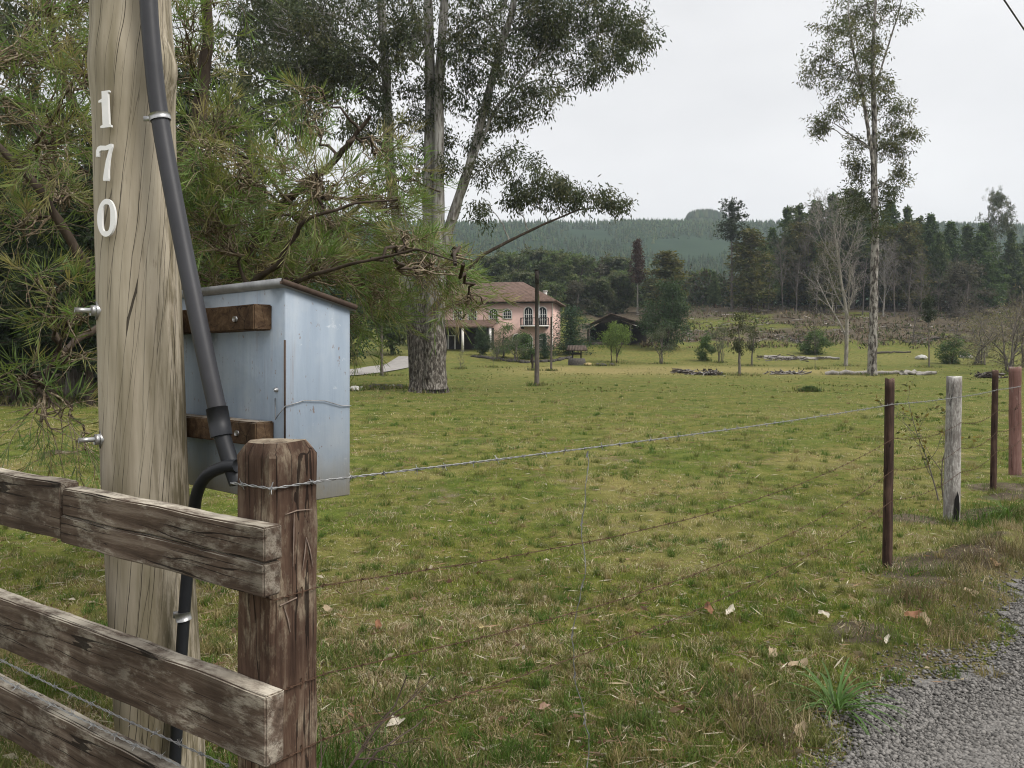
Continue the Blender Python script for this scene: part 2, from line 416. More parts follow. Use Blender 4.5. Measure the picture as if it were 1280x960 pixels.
# ---- straw thatch, twigs and small leaf litter
def litter():
    rng = np.random.default_rng(5); m = MB()
    x, y = sample(60000, rng, 475, 1250, 45); n = len(x); z = height(x, y)+.012
    a = rng.uniform(0,6.28,n); d = np.stack([np.cos(a), np.sin(a), rng.normal(.05,.18,n)], -1)
    L = rng.uniform(.03,.12,n)*np.clip(y/8,1,2); 
    c = A([(.38,.31,.19),(.28,.21,.13),(.50,.45,.34),(.22,.14,.09),(.33,.20,.12)])[rng.integers(0,5,n)]*rng.uniform(.6,1.1,(n,1))
    m.leaves(np.stack([x,y,z],-1), d, L, L*rng.uniform(.03,.08,n), c, rng)
    x, y = sample(3200, rng, 490, 1250, 35); n = len(x); z = height(x, y)+.015
    a = rng.uniform(0,6.28,n); d = np.stack([np.cos(a), np.sin(a), rng.normal(.1,.2,n)], -1)
    L = rng.uniform(.025,.07,n); c = A([(.33,.27,.18),(.27,.18,.11),(.42,.37,.29),(.20,.115,.075)])[rng.integers(0,4,n)]*rng.uniform(.6,1.1,(n,1))
    m.leaves(np.stack([x,y,z],-1), d, L, L*rng.uniform(.3,.6,n), c, rng, .12)
    return m
tag(litter().build('leaf_litter', mat_leaf('dry_litter', .2), None, False), 'dry straw stalks and small dead leaves strewn over the pasture', 'litter', kind='stuff')
# ================================================================ NEAR THINGS
M = {}
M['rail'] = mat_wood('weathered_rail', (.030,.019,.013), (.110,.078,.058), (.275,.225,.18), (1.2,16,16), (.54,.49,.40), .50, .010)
M['post'] = mat_wood('weathered_post', (.028,.015,.010), (.105,.064,.044), (.26,.195,.14), (16,16,1.2), (.46,.39,.28), .51, .012)
M['beam'] = mat_wood('stained_beam', (.032,.019,.012), (.105,.064,.036), (.23,.155,.09), (14,14,14), (.45,.40,.33), .66, .008)

def pole_mat():
    t = NT('treated_pole'); v = t.coord((10,10,.7)); n = t.noise(v, 2.0, 7, .65, .2)
    c = t.ramp(n, [(.25,(.31,.264,.198)),(.5,(.385,.336,.258)),(.75,(.45,.40,.315))])
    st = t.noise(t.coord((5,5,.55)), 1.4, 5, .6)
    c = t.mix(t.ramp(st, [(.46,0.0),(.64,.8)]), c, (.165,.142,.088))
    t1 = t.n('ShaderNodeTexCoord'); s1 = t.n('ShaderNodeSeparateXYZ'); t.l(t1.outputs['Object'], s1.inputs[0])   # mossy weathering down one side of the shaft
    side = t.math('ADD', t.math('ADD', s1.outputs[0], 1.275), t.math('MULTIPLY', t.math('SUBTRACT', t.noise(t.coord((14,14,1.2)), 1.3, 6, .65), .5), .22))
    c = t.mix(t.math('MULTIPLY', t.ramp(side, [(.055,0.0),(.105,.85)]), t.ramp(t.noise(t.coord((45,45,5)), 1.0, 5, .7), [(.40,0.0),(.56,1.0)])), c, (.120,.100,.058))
    fl = t.noise(t.coord((60,60,9)), 1.0, 4, .7); c = t.mix(t.ramp(fl, [(.64,0.0),(.72,.5)]), c, (.15,.12,.08))
    tc = t.n('ShaderNodeTexCoord'); sp = t.n('ShaderNodeSeparateXYZ'); t.l(tc.outputs['Object'], sp.inputs[0])
    th = t.math('ARCTAN2', t.math('ADD', sp.outputs[0], 1.275), t.math('SUBTRACT', 2.81, sp.outputs[1]))   # angle round the shaft
    wob = t.math('MULTIPLY', t.math('SUBTRACT', t.noise(t.coord((2,2,2.2)), 1.0, 4), .5), .22)
    th = t.math('ADD', t.math('ADD', th, t.math('MULTIPLY', sp.outputs[2], -.70)), wob)
    def check(ka, kz, w, seed):
        cb = t.n('ShaderNodeCombineXYZ'); t.l(t.math('MULTIPLY_ADD', th, ka, seed), cb.inputs[0]); t.l(t.math('MULTIPLY_ADD', sp.outputs[2], kz, seed*.37), cb.inputs[1])
        vo = t.n('ShaderNodeTexVoronoi', feature='DISTANCE_TO_EDGE', voronoi_dimensions='2D'); vo.inputs['Scale'].default_value = 1.0; t.l(cb.outputs[0], vo.inputs['Vector'])
        ww = t.math('MULTIPLY', t.ramp(t.noise(t.coord((3,3,1.3)), 1.5+seed*.1, 3), [(.36,0.0),(.60,1.0)]), w)
        return t.math('LESS_THAN', vo.outputs['Distance'], ww)
    kk = check(2.3, .24, .017, 2.0); k3 = check(4.2, .8, .015, 7.0)
    c = t.mix(t.math('MULTIPLY', t.math('MAXIMUM', kk, t.math('MULTIPLY', k3, .7)), .88), c, (.022,.017,.013))
    hgt = t.math('SUBTRACT', t.math('MULTIPLY', n, .5), t.math('MAXIMUM', kk, k3))
    t.principled(c, .85, 0, .2, t.bump(hgt, .7, .006)); return t.m
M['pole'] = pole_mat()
M['steel'] = mat_simple('galvanised_steel', (.42,.42,.42), .42, .8, .25, 40)
M['dull_wire'] = mat_simple('weathered_wire', (.30,.30,.30), .5, .7, .3, 60)
M['rust_wire'] = mat_simple('rusty_wire', (.085,.048,.030), .9, .05, .45, 50)
M['pvc'] = mat_simple('grey_conduit_plastic', (.038,.038,.043), .45, 0, .12, 14)
M['hose'] = mat_simple('black_corrugated_plastic', (.016,.017,.020), .5, 0, .15, 20)
M['white_plate'] = mat_simple('white_enamel', (.74,.74,.73), .35, .0, .06, 20)

def box_paint():
    t = NT('pale_blue_paint'); s = t.noise(t.coord((9,9,.9)), 1.6, 6, .6); b = t.noise(t.coord(), 3.2, 5, .6)
    c = t.ramp(s, [(.3,(.225,.278,.345)),(.55,(.275,.33,.398)),(.75,(.33,.38,.435))])
    c = t.mix(t.ramp(b, [(.5,0.0),(.68,.55)]), c, (.36,.39,.42))
    ch = t.noise(t.coord((22,22,10)), 2.4, 4, .7); c = t.mix(t.ramp(ch, [(.655,0.0),(.68,.8)]), c, (.17,.12,.09))
    run = t.noise(t.coord((26,26,1.1)), 1.5, 4, .6); big = t.noise(t.coord((3,3,1.5)), 1.7, 3); c = t.mix(t.math('MULTIPLY', t.ramp(run, [(.58,0.0),(.72,.6)]), t.ramp(big, [(.45,0.0),(.62,1.0)])), c, (.20,.17,.15)); pale = t.noise(t.coord((1,1,1)), 13, 5, .7); c = t.mix(t.ramp(pale, [(.64,0.0),(.70,.4)]), c, (.62,.64,.66))
    sz = t.n('ShaderNodeSeparateXYZ'); t.l(t.coord(), sz.inputs[0]); dn = t.math('ADD', sz.outputs[2], t.math('MULTIPLY', t.noise(t.coord((7,7,2)), 1.5, 4), .22))
    c = t.mix(t.ramp(t.math('SUBTRACT', dn, .9), [(.36,.75),(.50,0.0)]), c, (.27,.235,.17))
    t.principled(c, .55, 0, .35, t.bump(t.math('ADD', s, b), .35, .012)); return t.m
M['box'] = box_paint()
M['rust'] = mat_simple('rusty_iron', (.070,.048,.036), .9, .1, .45, 25)
M['roof_edge'] = mat_simple('worn_zinc', (.25,.255,.265), .6, .3, .3, 18)

U = A([-.82,.57,0]); U /= np.linalg.norm(U)          # along the rails, away from the gate post
W_ = A([.57,.82,0]); W_ /= np.linalg.norm(W_)        # along the wire fence
Z3 = A([0,0,1.0])

def jitter(bm, amp, sc, off=0):
    for v in bm.verts:
        n = mnoise.noise_vector(Vector(v.co)*sc+Vector((off,off*2,off))); v.co += n*amp
def plank_bm(L, H, T, seed=0, amp=.0035, bev=.004, ragged=0):
    bm = bmesh.new(); bmesh.ops.create_cube(bm, size=1)
    for v in bm.verts: v.co = Vector((v.co.x*L, v.co.y*T, v.co.z*H))
    bmesh.ops.bevel(bm, geom=bm.edges[:], offset=bev, segments=2, affect='EDGES')
    n = max(3, int(L/.04))
    for i in range(1, n):
        bmesh.ops.bisect_plane(bm, geom=bm.verts[:]+bm.edges[:]+bm.faces[:], plane_co=(-L/2+L*i/n,0,0), plane_no=(1,0,0))
    m = max(2, int(H/.03))
    for i in range(1, m):
        bmesh.ops.bisect_plane(bm, geom=bm.verts[:]+bm.edges[:]+bm.faces[:], plane_co=(0,0,-H/2+H*i/m), plane_no=(0,0,1))
    jitter(bm, amp, 5, seed); jitter(bm, amp*.45, 38, seed+5)
    if ragged:
        for v in bm.verts:
            if abs(v.co.x-L/2) < .03: v.co.x += ragged*mnoise.noise(Vector((0,v.co.z*30,seed)))
    return bm
def place_along(o, start, L, zc, slope=0, side=0):
    c = A(start)+U*(L/2)
    ang = math.atan2(U[1], U[0])
    o.location = (c[0], c[1], zc); o.rotation_euler = (0, -slope, ang)

# ---- rail fence
K = A([-.577,1.93,0])                                 # near corner of the gate post
S_ = .147
pc = K+U*S_/2+W_*S_/2
fence = thing('rail_fence', 'weathered three-rail timber fence with a square chamfered end post and lichen on the rails', 'fence')
def square_post(h, s, seed, zb=-.35):
    bm = bmesh.new(); zs = list(np.linspace(zb, h-.06, 22))+[h-.035,h-.012,h]
    rings = []
    for z in zs:
        k = 1.0; ch = .16
        if z > h-.030: k = 1-.19*((z-(h-.030))/.030); ch = .16+.22*((z-(h-.030))/.030)
        a = s/2*k; c = a*(1-ch)
        pts = [(-c,-a),(0,-a),(c,-a),(a,-c),(a,0),(a,c),(c,a),(0,a),(-c,a),(-a,c),(-a,0),(-a,-c)]
        rings.append([bm.verts.new((x,y,z)) for x,y in pts])
    for a, b in zip(rings, rings[1:]):
        for i in range(12): bm.faces.new((a[i], a[(i+1)%12], b[(i+1)%12], b[i]))
    top = bm.verts.new((0,0,h+.004))
    for i in range(12): bm.faces.new((rings[-1][i], rings[-1][(i+1)%12], top))
    bm.faces.new(rings[0][::-1]); jitter(bm, .004, 14, seed); jitter(bm, .0025, 45, seed+3); return bm
pang = math.atan2(W_[1], W_[0])
po = from_bm(square_post(1.395, S_, 3), 'end_post', M['post'], fence, True)
po.location = (pc[0], pc[1], 0); po.rotation_euler = (0,0,pang)
po2 = from_bm(square_post(1.36, S_, 9), 'end_post', M['post'], fence, True)
p2 = pc+U*3.0; po2.location = (p2[0], p2[1], 0); po2.rotation_euler = (0,0,pang+.05)
TK = .054
front = K-W_*TK/2                                     # rails lie against the post's outer face
e0 = front-U*.036
r1 = thing('top_rail', None, None); r1.parent = fence
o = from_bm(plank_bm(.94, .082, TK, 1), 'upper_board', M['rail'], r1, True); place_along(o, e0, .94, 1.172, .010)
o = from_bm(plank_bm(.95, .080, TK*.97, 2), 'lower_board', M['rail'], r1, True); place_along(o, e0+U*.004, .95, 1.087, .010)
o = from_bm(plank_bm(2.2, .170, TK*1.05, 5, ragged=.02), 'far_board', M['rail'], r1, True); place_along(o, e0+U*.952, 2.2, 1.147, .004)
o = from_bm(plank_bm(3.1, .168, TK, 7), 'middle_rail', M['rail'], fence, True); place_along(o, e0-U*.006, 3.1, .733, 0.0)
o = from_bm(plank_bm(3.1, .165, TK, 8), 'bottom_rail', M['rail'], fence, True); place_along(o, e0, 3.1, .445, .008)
# pale scratches cut in the post's fence-side face
fn = -U
SCR = mat_simple('scratched_wood', (.20,.15,.12), .9, 0, .3, 40)
def scratch(pts, w=.0022):
    sm = MB(); q = [K+W_*a+fn*.0035+Z3*z for a, z in pts]; sm.tube(q, [w*.4]+[w]*(len(q)-2)+[w*.4] if len(q) > 2 else w, 4); sm.build('scratch_mark', SCR, fence)
scratch([(.035,1.222),(.07,1.226),(.12,1.222)]); scratch([(.062,1.222),(.060,1.16),(.058,1.09)])
scratch([(.088,1.075),(.096,1.12),(.100,1.155)]); scratch([(.100,1.155),(.112,1.12),(.122,1.075)])
scratch([(.03,1.0),(.042,.965),(.05,.93)]); scratch([(.018,1.003),(.07,1.01)])

# ---- utility pole
pb = A([-1.225,2.81,0.17])
pole = thing('utility_pole', 'tall pale round timber pole with drying cracks and two bolts, beside the grey box', 'utility pole')
def pole_axis(z):
    px = np.interp((CAMZ-z)/2.81*F+HOR, [-2000,0,600,960,1200], [108,164,182,203,216]); return A([(px-640)/F*2.81, 2.81, z])
zsp = np.concatenate([np.linspace(-.3, 3.2, 110), np.linspace(3.3, 8.2, 30)])
m = MB(); n = len(zsp); sd = 40; th = np.arange(sd)*2*math.pi/sd
ctr = A([pole_axis(z) for z in zsp]); rr = .137-.004*np.clip(zsp-1.5, 0, 10)+.010*np.exp(-((zsp-2.62)/.10)**2)+.004*np.exp(-((zsp-.6)/.4)**2)
V = np.zeros((n, sd, 3))
for i in range(n):
    rad = rr[i]*(1+.022*np.sin(2*th+1+zsp[i]*.5)+.016*np.sin(5*th+zsp[i]*1.3)+.02*(fbm(np.cos(th)*2+9, zsp[i]*.9+np.sin(th)*2, 6, 3)-.5))
    bump = .03*np.exp(-((zsp[i]-2.60)/.09)**2)*np.exp(-((th-5.9)/.45)**2); rad = rad+bump
    V[i] = ctr[i]+np.stack([np.cos(th)*rad, np.sin(th)*rad, 0*th], -1)
i = np.arange(n-1)[:,None]*sd; j = np.arange(sd)[None]; k = (j+1)%sd
m.add(V.reshape(-1,3), [np.stack([i+j,i+k,i+sd+k,i+sd+j],-1).reshape(-1,4), (np.arange(sd)+(n-1)*sd)[None]])
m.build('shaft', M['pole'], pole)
def bolt(z, dz):
    m = MB(); c = pole_axis(z); d = nrm(A([-.80,-.60,0])); s0 = c+d*.128
    m.tube([s0, s0+d*.014], .032, 4); m.tube([s0+d*.014, s0+d*.030], .020, 6); m.tube([s0+d*.030, s0+d*.078], .0085, 10)
    b = m.build('through_bolt', M['steel'], pole, False); return b
bolt(1.768, 0); bolt(1.330, 0)

# ---- house number
def numeral(poly, holes, name, label, c, h, roll=0):
    bm = bmesh.new()
    def loop(pts): return [bm.verts.new((x*h, 0, y*h)) for x, y in pts]
    if holes:
        a = loop(poly); b = loop(holes)
        n = len(a)
        for i in range(n): bm.faces.new((a[i], a[(i+1)%n], b[(i+1)%n], b[i]))
    else: bm.faces.new(loop(poly))
    bm.normal_update(); bmesh.ops.triangulate(bm, faces=bm.faces[:], ngon_method='EAR_CLIP')
    ex = bmesh.ops.extrude_face_region(bm, geom=bm.faces[:])
    for v in ex['geom']:
        if isinstance(v, bmesh.types.BMVert): v.co.y -= .009
    bmesh.ops.recalc_face_normals(bm, faces=bm.faces[:])
    o = from_bm(bm, name, M['white_plate']); o.location = c; o.rotation_euler = (0, roll, math.radians(-12))
    tag(o, label, 'numeral'); o['group'] = 'house number on the pole'; return o
one = [(-.17,-.5),(.16,-.5),(.16,-.44),(.10,-.42),(.10,.44),(.15,.46),(.15,.5),(-.09,.5),(-.09,.30),(-.20,.25),(-.20,.20),(-.10,.20),(-.10,-.42),(-.17,-.44)]
seven = [(-.25,.16),(-.17,.16),(-.155,.29),(-.10,.33),(.03,.325),(.15,.345),(.11,.22),(.06,.05),(.02,-.2),(-.015,-.44),(0,-.5),(.14,-.5),(.155,-.45),(.145,-.2),(.16,.05),(.19,.25),(.235,.42),(.235,.50),(.18,.50),(.05,.45),(-.13,.46),(-.21,.42),(-.25,.33)]
oa = [(.275*math.cos(t), .5*math.sin(t)) for t in np.linspace(0, 2*math.pi, 48, endpoint=False)]
ob = [(.125*math.copysign(abs(math.cos(t))**.6, math.cos(t)), .355*math.copysign(abs(math.sin(t))**.8, math.sin(t))) for t in np.linspace(0, 2*math.pi, 48, endpoint=False)]
def on_pole(px, z):
    c = pole_axis(z); s = A([(px-640)/F*2.69, 2.69, z]); off = s[0]-c[0]; rad = .141
    return (s[0], 2.81-math.sqrt(max(rad**2-off**2, 1e-4))-.009, z)
numeral(one, None, 'house_numeral', 'white metal numeral one, topmost of three screwed to the pole', on_pole(139, 2.432), .122, -.05)
numeral(seven, None, 'house_numeral', 'white metal numeral seven between the one and the zero on the pole', on_pole(137, 2.256), .122, .03)
numeral(oa, ob, 'house_numeral', 'white metal oval numeral zero below the seven on the pole', on_pole(140, 2.072), .126, .02)

# ---- steel meter box and the beams that carry it
u = nrm(A([-.75,.66,0])); v_ = nrm(A([.66,.75,0])); N = A([-.738,2.60,0])
mbx = thing('meter_box', 'pale blue painted steel box with sloping lid mounted behind the timber pole', 'meter box')
def hull(m, q):  # 8 points: bottom 4, top 4
    m.add(A(q), A([[0,3,2,1],[4,5,6,7],[0,1,5,4],[1,2,6,5],[2,3,7,6],[3,0,4,7]]))
zb, zt, zt2 = 1.128, 1.838, 1.778; Lb, Wb = .80, .262
m = MB(); a, b, c, d = N, N+v_*Wb, N+v_*Wb+u*Lb, N+u*Lb
hull(m, [a+Z3*zb, b+Z3*zb, c+Z3*zb, d+Z3*zb, a+Z3*zt, b+Z3*zt2, c+Z3*zt2, d+Z3*zt])
bo = m.build('body', M['box'], mbx, False)
bo.modifiers.new('b','BEVEL').width = .004
m = MB(); q = []
for pt, z in ((a-v_*.022-u*.012, zt+.004), (b+v_*.014-u*.012, zt2-.006), (c+v_*.014+u*.01, zt2-.006), (d-v_*.022+u*.01, zt+.004)): q.append(pt+Z3*z)
hull(m, q+[p+Z3*.022 for p in q]); m.build('lid', M['roof_edge'], mbx, False)
m = MB(); rl = [a-u*.0135+v_*(-.022), a-u*.0135+v_*(Wb+.014)]
m.tube([rl[0]+Z3*(zt+.016), rl[1]+Z3*(zt2+.006)], .010, 6)
m.build('lid_rust_edge', M['rust'], mbx)
m = MB(); s0 = a-u*.0005-v_*.0005
m.box(s0+Z3*1.50, (.0045,.0045,.33), [[u[0],v_[0],0],[u[1],v_[1],0],[0,0,1]]); m.build('door_seam', M['rust'], mbx, False)
m = MB(); pt = N+u*.045+Z3*1.502; m.tube([pt+v_*.002, pt-v_*.008, pt-v_*.012], [.008,.008,.003], 8); m.build('rivet', M['steel'], mbx)
m = MB(); wp = [N+u*.048-v_*.006+Z3*1.475, N+u*.040-v_*.010+Z3*1.405, N+u*.03-v_*.012+Z3*1.412, N-u*.006-v_*.004+Z3*1.450, N-u*.006+v_*.07+Z3*1.466, N-u*.007+v_*.15+Z3*1.462, N-u*.006+v_*.22+Z3*1.442, N-u*.004+v_*.262+Z3*1.44]
m.tube(wp, .0017, 5); m.build('tie_wire', M['dull_wire'], mbx)
def beam(t0, z0, z1, label):
    L = .95; o = from_bm(plank_bm(L, z1-z0, .068, int(z0*100), .0018, .004), 'mounting_beam', M['beam'], None, True)
    cc = N+u*(t0+L/2)-v_*.036; o.location = (cc[0], cc[1], (z0+z1)/2); o.rotation_euler = (0,0,math.atan2(u[1],u[0]))
    tag(o, label, 'beam', 'timber beams between the pole and the box')
    m = MB(); p = N+u*(t0+.11)-v_*.068+Z3*((z0+z1)/2-.003); m.tube([p, p-v_*.010], .010, 6)
    h = m.build('bolt_head', M['steel'], None); h.parent = o; h.matrix_parent_inverse = Matrix.LocRotScale(o.location, o.rotation_euler.to_quaternion(), None).inverted()
beam(.072, 1.697, 1.782, 'short brown timber beam across the upper side of the blue box'); beam(.060, 1.322, 1.398, 'short dark timber beam across the lower side of the blue box')

# ---- conduit down the pole
cd = thing('conduit', 'dark grey plastic conduit running down the pole and across the blue box', 'conduit')
def smooth_path(pts, n=12):
    pts = A(pts); out = []
    for i in range(len(pts)-1):
        p0 = pts[max(i-1,0)]; p1 = pts[i]; p2 = pts[i+1]; p3 = pts[min(i+2,len(pts)-1)]
        for t in np.linspace(0,1,n,endpoint=False):
            out.append(.5*((2*p1)+(-p0+p2)*t+(2*p0-5*p1+4*p2-p3)*t*t+(-p0+3*p1-3*p2+p3)*t**3))
    return A(out+[pts[-1]])
m = MB(); m.tube(smooth_path([P(166,-1100,2.70),P(176,-300,2.68),P(184,-40,2.665),P(190,60,2.66),P(201,155,2.655),P(226,292,2.62),P(253,425,2.57),P(273,518,2.54)]), .0285, 18); m.build('upper_pipe', M['pvc'], cd)
m = MB(); m.tube([P(271,510,2.545),P(277,545,2.532)], .0335, 18); m.build('sleeve', M['hose'], cd)
m = MB(); m.tube(smooth_path([P(276,540,2.535),P(286,572,2.52),P(297,604,2.50)]), .026, 16); m.build('lower_pipe', M['hose'], cd)
m = MB(); hp = smooth_path([P(296,582,2.48),P(279,584,2.50),P(258,595,2.54),P(246,618,2.58),P(241,655,2.62),P(234,720,2.655),P(228,800,2.665),P(220,930,2.665),P(214,1040,2.66)], 26)
m.tube(hp, .0195, 12); m.build('flexible_hose', M['hose'], cd)
def clampb(px, py, D, w, hgt, nm):
    m = MB(); c = P(px, py, D); m.tube([c-Z3*hgt+A([.002,0,0]), c+Z3*hgt-A([.002,0,0])], .034 if w > .03 else .025, 14)
    m.box(c+A([-w*1.2,.012,0]), (w, .006, hgt*1.6)); m.build(nm, M['steel'], cd, False)
clampb(200,147,2.656,.035,.010,'pipe_clamp'); clampb(229,770,2.663,.022,.014,'pipe_clamp')

# ---- posts of the wire fence
def fpos(D): return A([.83*D-2.22, D, 0])
def round_post(name, label, D, h, r, mat, seed, lean=(0,0), flat=False, px=None):
    c = fpos(D)
    if px is not None: c[0] = (px-640)/F*D
    t = thing(name, label, 'fence post', (c[0], c[1], 0))
    m = MB(); zs = np.linspace(-.3, h, 26); sd = 16; th = np.arange(sd)*2*math.pi/sd; V = []
    for z in zs:
        q = r*(1+.06*np.sin(3*th+seed+z)+.10*(fbm(np.cos(th)*2+seed, z*5+np.sin(th)*2, seed, 3)-.5))
        q = q*(1-.06*z/h) if not flat else q
        V.append(np.stack([np.cos(th)*q+lean[0]*z, np.sin(th)*q*(.55 if flat else 1)+lean[1]*z, 0*th+z+(.012*np.sin(2*th+seed) if z == zs[-1] else 0)], -1))
    V = A(V); i = np.arange(len(zs)-1)[:,None]*sd; j = np.arange(sd)[None]; k = (j+1)%sd
    m.add(V.reshape(-1,3), [np.stack([i+j,i+k,i+sd+k,i+sd+j],-1).reshape(-1,4), (np.arange(sd)+(len(zs)-1)*sd)[None]])
    m.build('shaft', mat, t); return t, c
M['rustpost'] = mat_wood('rust_brown_timber', (.018,.011,.009), (.058,.034,.026), (.14,.088,.066), (18,18,1.5), (.35,.24,.18), .62, .01)
M['greypost'] = mat_wood('lichened_grey_timber', (.12,.105,.095), (.21,.19,.175), (.30,.28,.26), (12,12,1.3), (.68,.67,.62), .41, .010)
M['redpost'] = mat_wood('faded_red_timber', (.11,.055,.045), (.19,.105,.088), (.26,.17,.145), (10,10,1.0), (.50,.44,.38), .58, .008)
M['black_patch'] = mat_simple('black_wood', (.006,.005,.005), .95, 0, .3, 30)
posts = [round_post('fence_post', 'thin dark rust-brown post standing closest to the gravel bend, frayed at its foot', 6.15, 1.452, .036, M['rustpost'], 1, (.012,0)),
 round_post('fence_post', 'thick grey lichen-covered post with a black hollow at its base', 7.9, 1.43, .074, M['greypost'], 2, (.018,0)),
 round_post('fence_post', 'thin dark post between the grey lichened post and the faded red post', 9.7, 1.47, .036, M['rustpost'], 3, (.02,0)),
 round_post('fence_post', 'faded red square-cut post at the far end of the wire fence', 11.03, 1.50, .085, M['redpost'], 4, (.005,0), True)]
# flat black patch for the hollow in the grey post
t, c = posts[1]; m = MB(); pts = []
hol = [(-.020,.03),(.034,.0),(.040,.12),(.028,.24),(.012,.30),(.002,.26),(-.016,.22),(-.024,.10)]
vv = []
for x, z in hol: vv.append((x+.018*z+.004, -math.sqrt(.0775**2-x*x)*.985-.003, z+.02))
vv2 = [(x*.6+.004, -.03, z) for (x, y, z) in vv]
m.add(A(vv), A([list(range(8))])); 
hollow = m.build('black_hollow', M['black_patch'], t, False)

# ---- barbed wire
def barbed(pts, mat, name, label, gap=.12, r=.0016, off=.0022, rng=np.random.default_rng(2), wraps=None):
    pts = A(pts, ); seg = np.linalg.norm(np.diff(pts, axis=0), axis=1); s = np.concatenate([[0], np.cumsum(seg)])
    n = max(8, int(s[-1]/.014)); q = np.linspace(0, s[-1], n)
    c = np.stack([np.interp(q, s, pts[:,i]) for i in range(3)], -1)
    tg = nrm(np.gradient(c, axis=0)); a = nrm(np.cross(tg, [0.01,0.02,1])); b = np.cross(tg, a)
    ph = q/.045*2*math.pi/1.6; m = MB()
    for k in (0, math.pi):
        m.tube(c+a*np.cos(ph+k)[:,None]*off+b*np.sin(ph+k)[:,None]*off, r, 5, caps=False)
    for d in np.arange(gap*.4, s[-1], gap):
        i = min(int(d/s[-1]*n), n-1); cc = c[i]; tt = tg[i]
        m.tube([cc-tt*.006+a[i]*.004, cc+b[i]*.005, cc+tt*.002-a[i]*.005, cc-b[i]*.005, cc+tt*.006+a[i]*.004], r*.9, 4)
        for e in range(4):
            dd = nrm(a[i]*rng.normal()+b[i]*rng.normal()+tt*.3*rng.normal()); m.tube([cc, cc+dd*.016], [r, r*.35], 4)
    return m
def strand(zl, mat, label, droop, wrap):
    pts = []
    cs = pc.copy(); h = S_/2+.006
    corners = [cs-U*h*.2-W_*h, cs-U*h-W_*h, cs-U*h+W_*h*.9]
    corners = [cs+U*h-W_*h, cs-U*h*1.0-W_*h, cs-U*h*1.03+W_*h*1.0] if wrap else [cs-U*h-W_*h*.95, cs-U*h*1.03+W_*h]
    for q in corners: pts.append(q+Z3*zl[0])
    prev = pts[-1]
    for i, (t, c) in enumerate(posts):
        r = [.040,.080,.040,.06][i]
        e = A([c[0], c[1], 0])-U*(-r)*(-1)*0+A([.6,-.78,0])*r+Z3*zl[i+1]+A([.012*zl[i+1],0,0])
        for tt in np.linspace(0,1,9)[1:]:
            p = prev*(1-tt)+e*tt; p = p-Z3*droop*4*tt*(1-tt)*np.linalg.norm(e-prev)/4; pts.append(p)
        prev = e
    m = barbed(pts, mat, '', '', .12, .0016 if wrap else .0010, .0022 if wrap else .0017)
    return tag(m.build('barbed_wire', mat), label, 'barbed wire', 'strands of the wire fence')
strand([1.291,1.262,1.24,1.24,1.24], M['dull_wire'], 'taut grey barbed wire strand wrapped round the chamfered gate post below its top', .012, True)
strand([1.022,1.00,.985,.99,1.0], M['rust_wire'], 'rusty barbed wire strand next below the grey top strand, sagging over the pasture', .10, False)
strand([.795,.76,.74,.74,.75], M['rust_wire'], 'rusty barbed wire strand third from the top of the fence, level with the middle rail', .12, False)
strand([.628,.53,.50,.50,.50], M['rust_wire'], 'lowest rusty barbed wire strand, near the grass, stapled low on the gate post', .10, False)
# two strands behind the rails
for a, b, lab in (((0,840,2.62),(225,957,2.10),'bright barbed wire strand sloping behind the rails just under the middle rail'),((30,832,2.72),(285,957,2.14),'second bright barbed wire strand behind the rails, meeting the gate post higher up')):
    p, q = P(*a), P(*b); d = p-q; p = p+d*1.2
    m = barbed([p*(1-t)+q*t-Z3*.02*4*t*(1-t) for t in np.linspace(0,1,14)], None, '', '', .11, .0015)
    tag(m.build('barbed_wire', M['steel']), lab, 'barbed wire', 'strands behind the rails')
# wire stay that ties the strands together
rng = np.random.default_rng(4); z = np.linspace(1.245, .05, 40); base = fpos(3.02)
wob = np.cumsum(rng.normal(0,.004,(40,2)),0)+np.stack([.035*np.sin((1.2-z)*7)*smooth((1.0-z)/.4), .02*np.sin(z*5)],-1)
m = barbed([(base[0]+w[0], base[1]+w[1], q) for w, q in zip(wob, z)], None, '', '', 99, .0011, .0016)
for q in (1.245,.985,.75,.56,.40,.22):
    i = int(np.argmin(abs(z-q))); cc = A([base[0]+wob[i,0], base[1]+wob[i,1], q]); m.tube([cc-A([.004,0,.012]),cc+A([0,-.004,0]),cc+A([.003,0,.012])], [.002,.0042,.002], 6)
tag(m.build('wire_stay', M['dull_wire']), 'wavy twisted grey wire hanging upright from the fence strands to the grass', 'wire')
# staples and wire bands on the gate post
for zz in (1.022,.795,.628):
    h = S_/2+.003; m = MB(); m.tube([pc+U*h*.9-W_*h+Z3*(zz+.004), pc-U*h-W_*h+Z3*zz], .0016, 5); m.build('wire_band', M['rust_wire'], fence); m = MB()
    p = K+W_*.085+fn*.004+Z3*zz; m.tube([p-Z3*.012, p+fn*.005, p+Z3*.012], .0022, 5); m.build('wire_staple', M['rust_wire'], fence)

# ---- overhead cable
m = MB(); a, b = P(1235,-30,14), P(1400,215,26); m.tube([a*(1-t)+b*t for t in np.linspace(-1.2,1.6,20)], .016, 6)
tag(m.build('overhead_cable', M['hose']), 'black cable crossing the upper corner of the sky', 'cable')

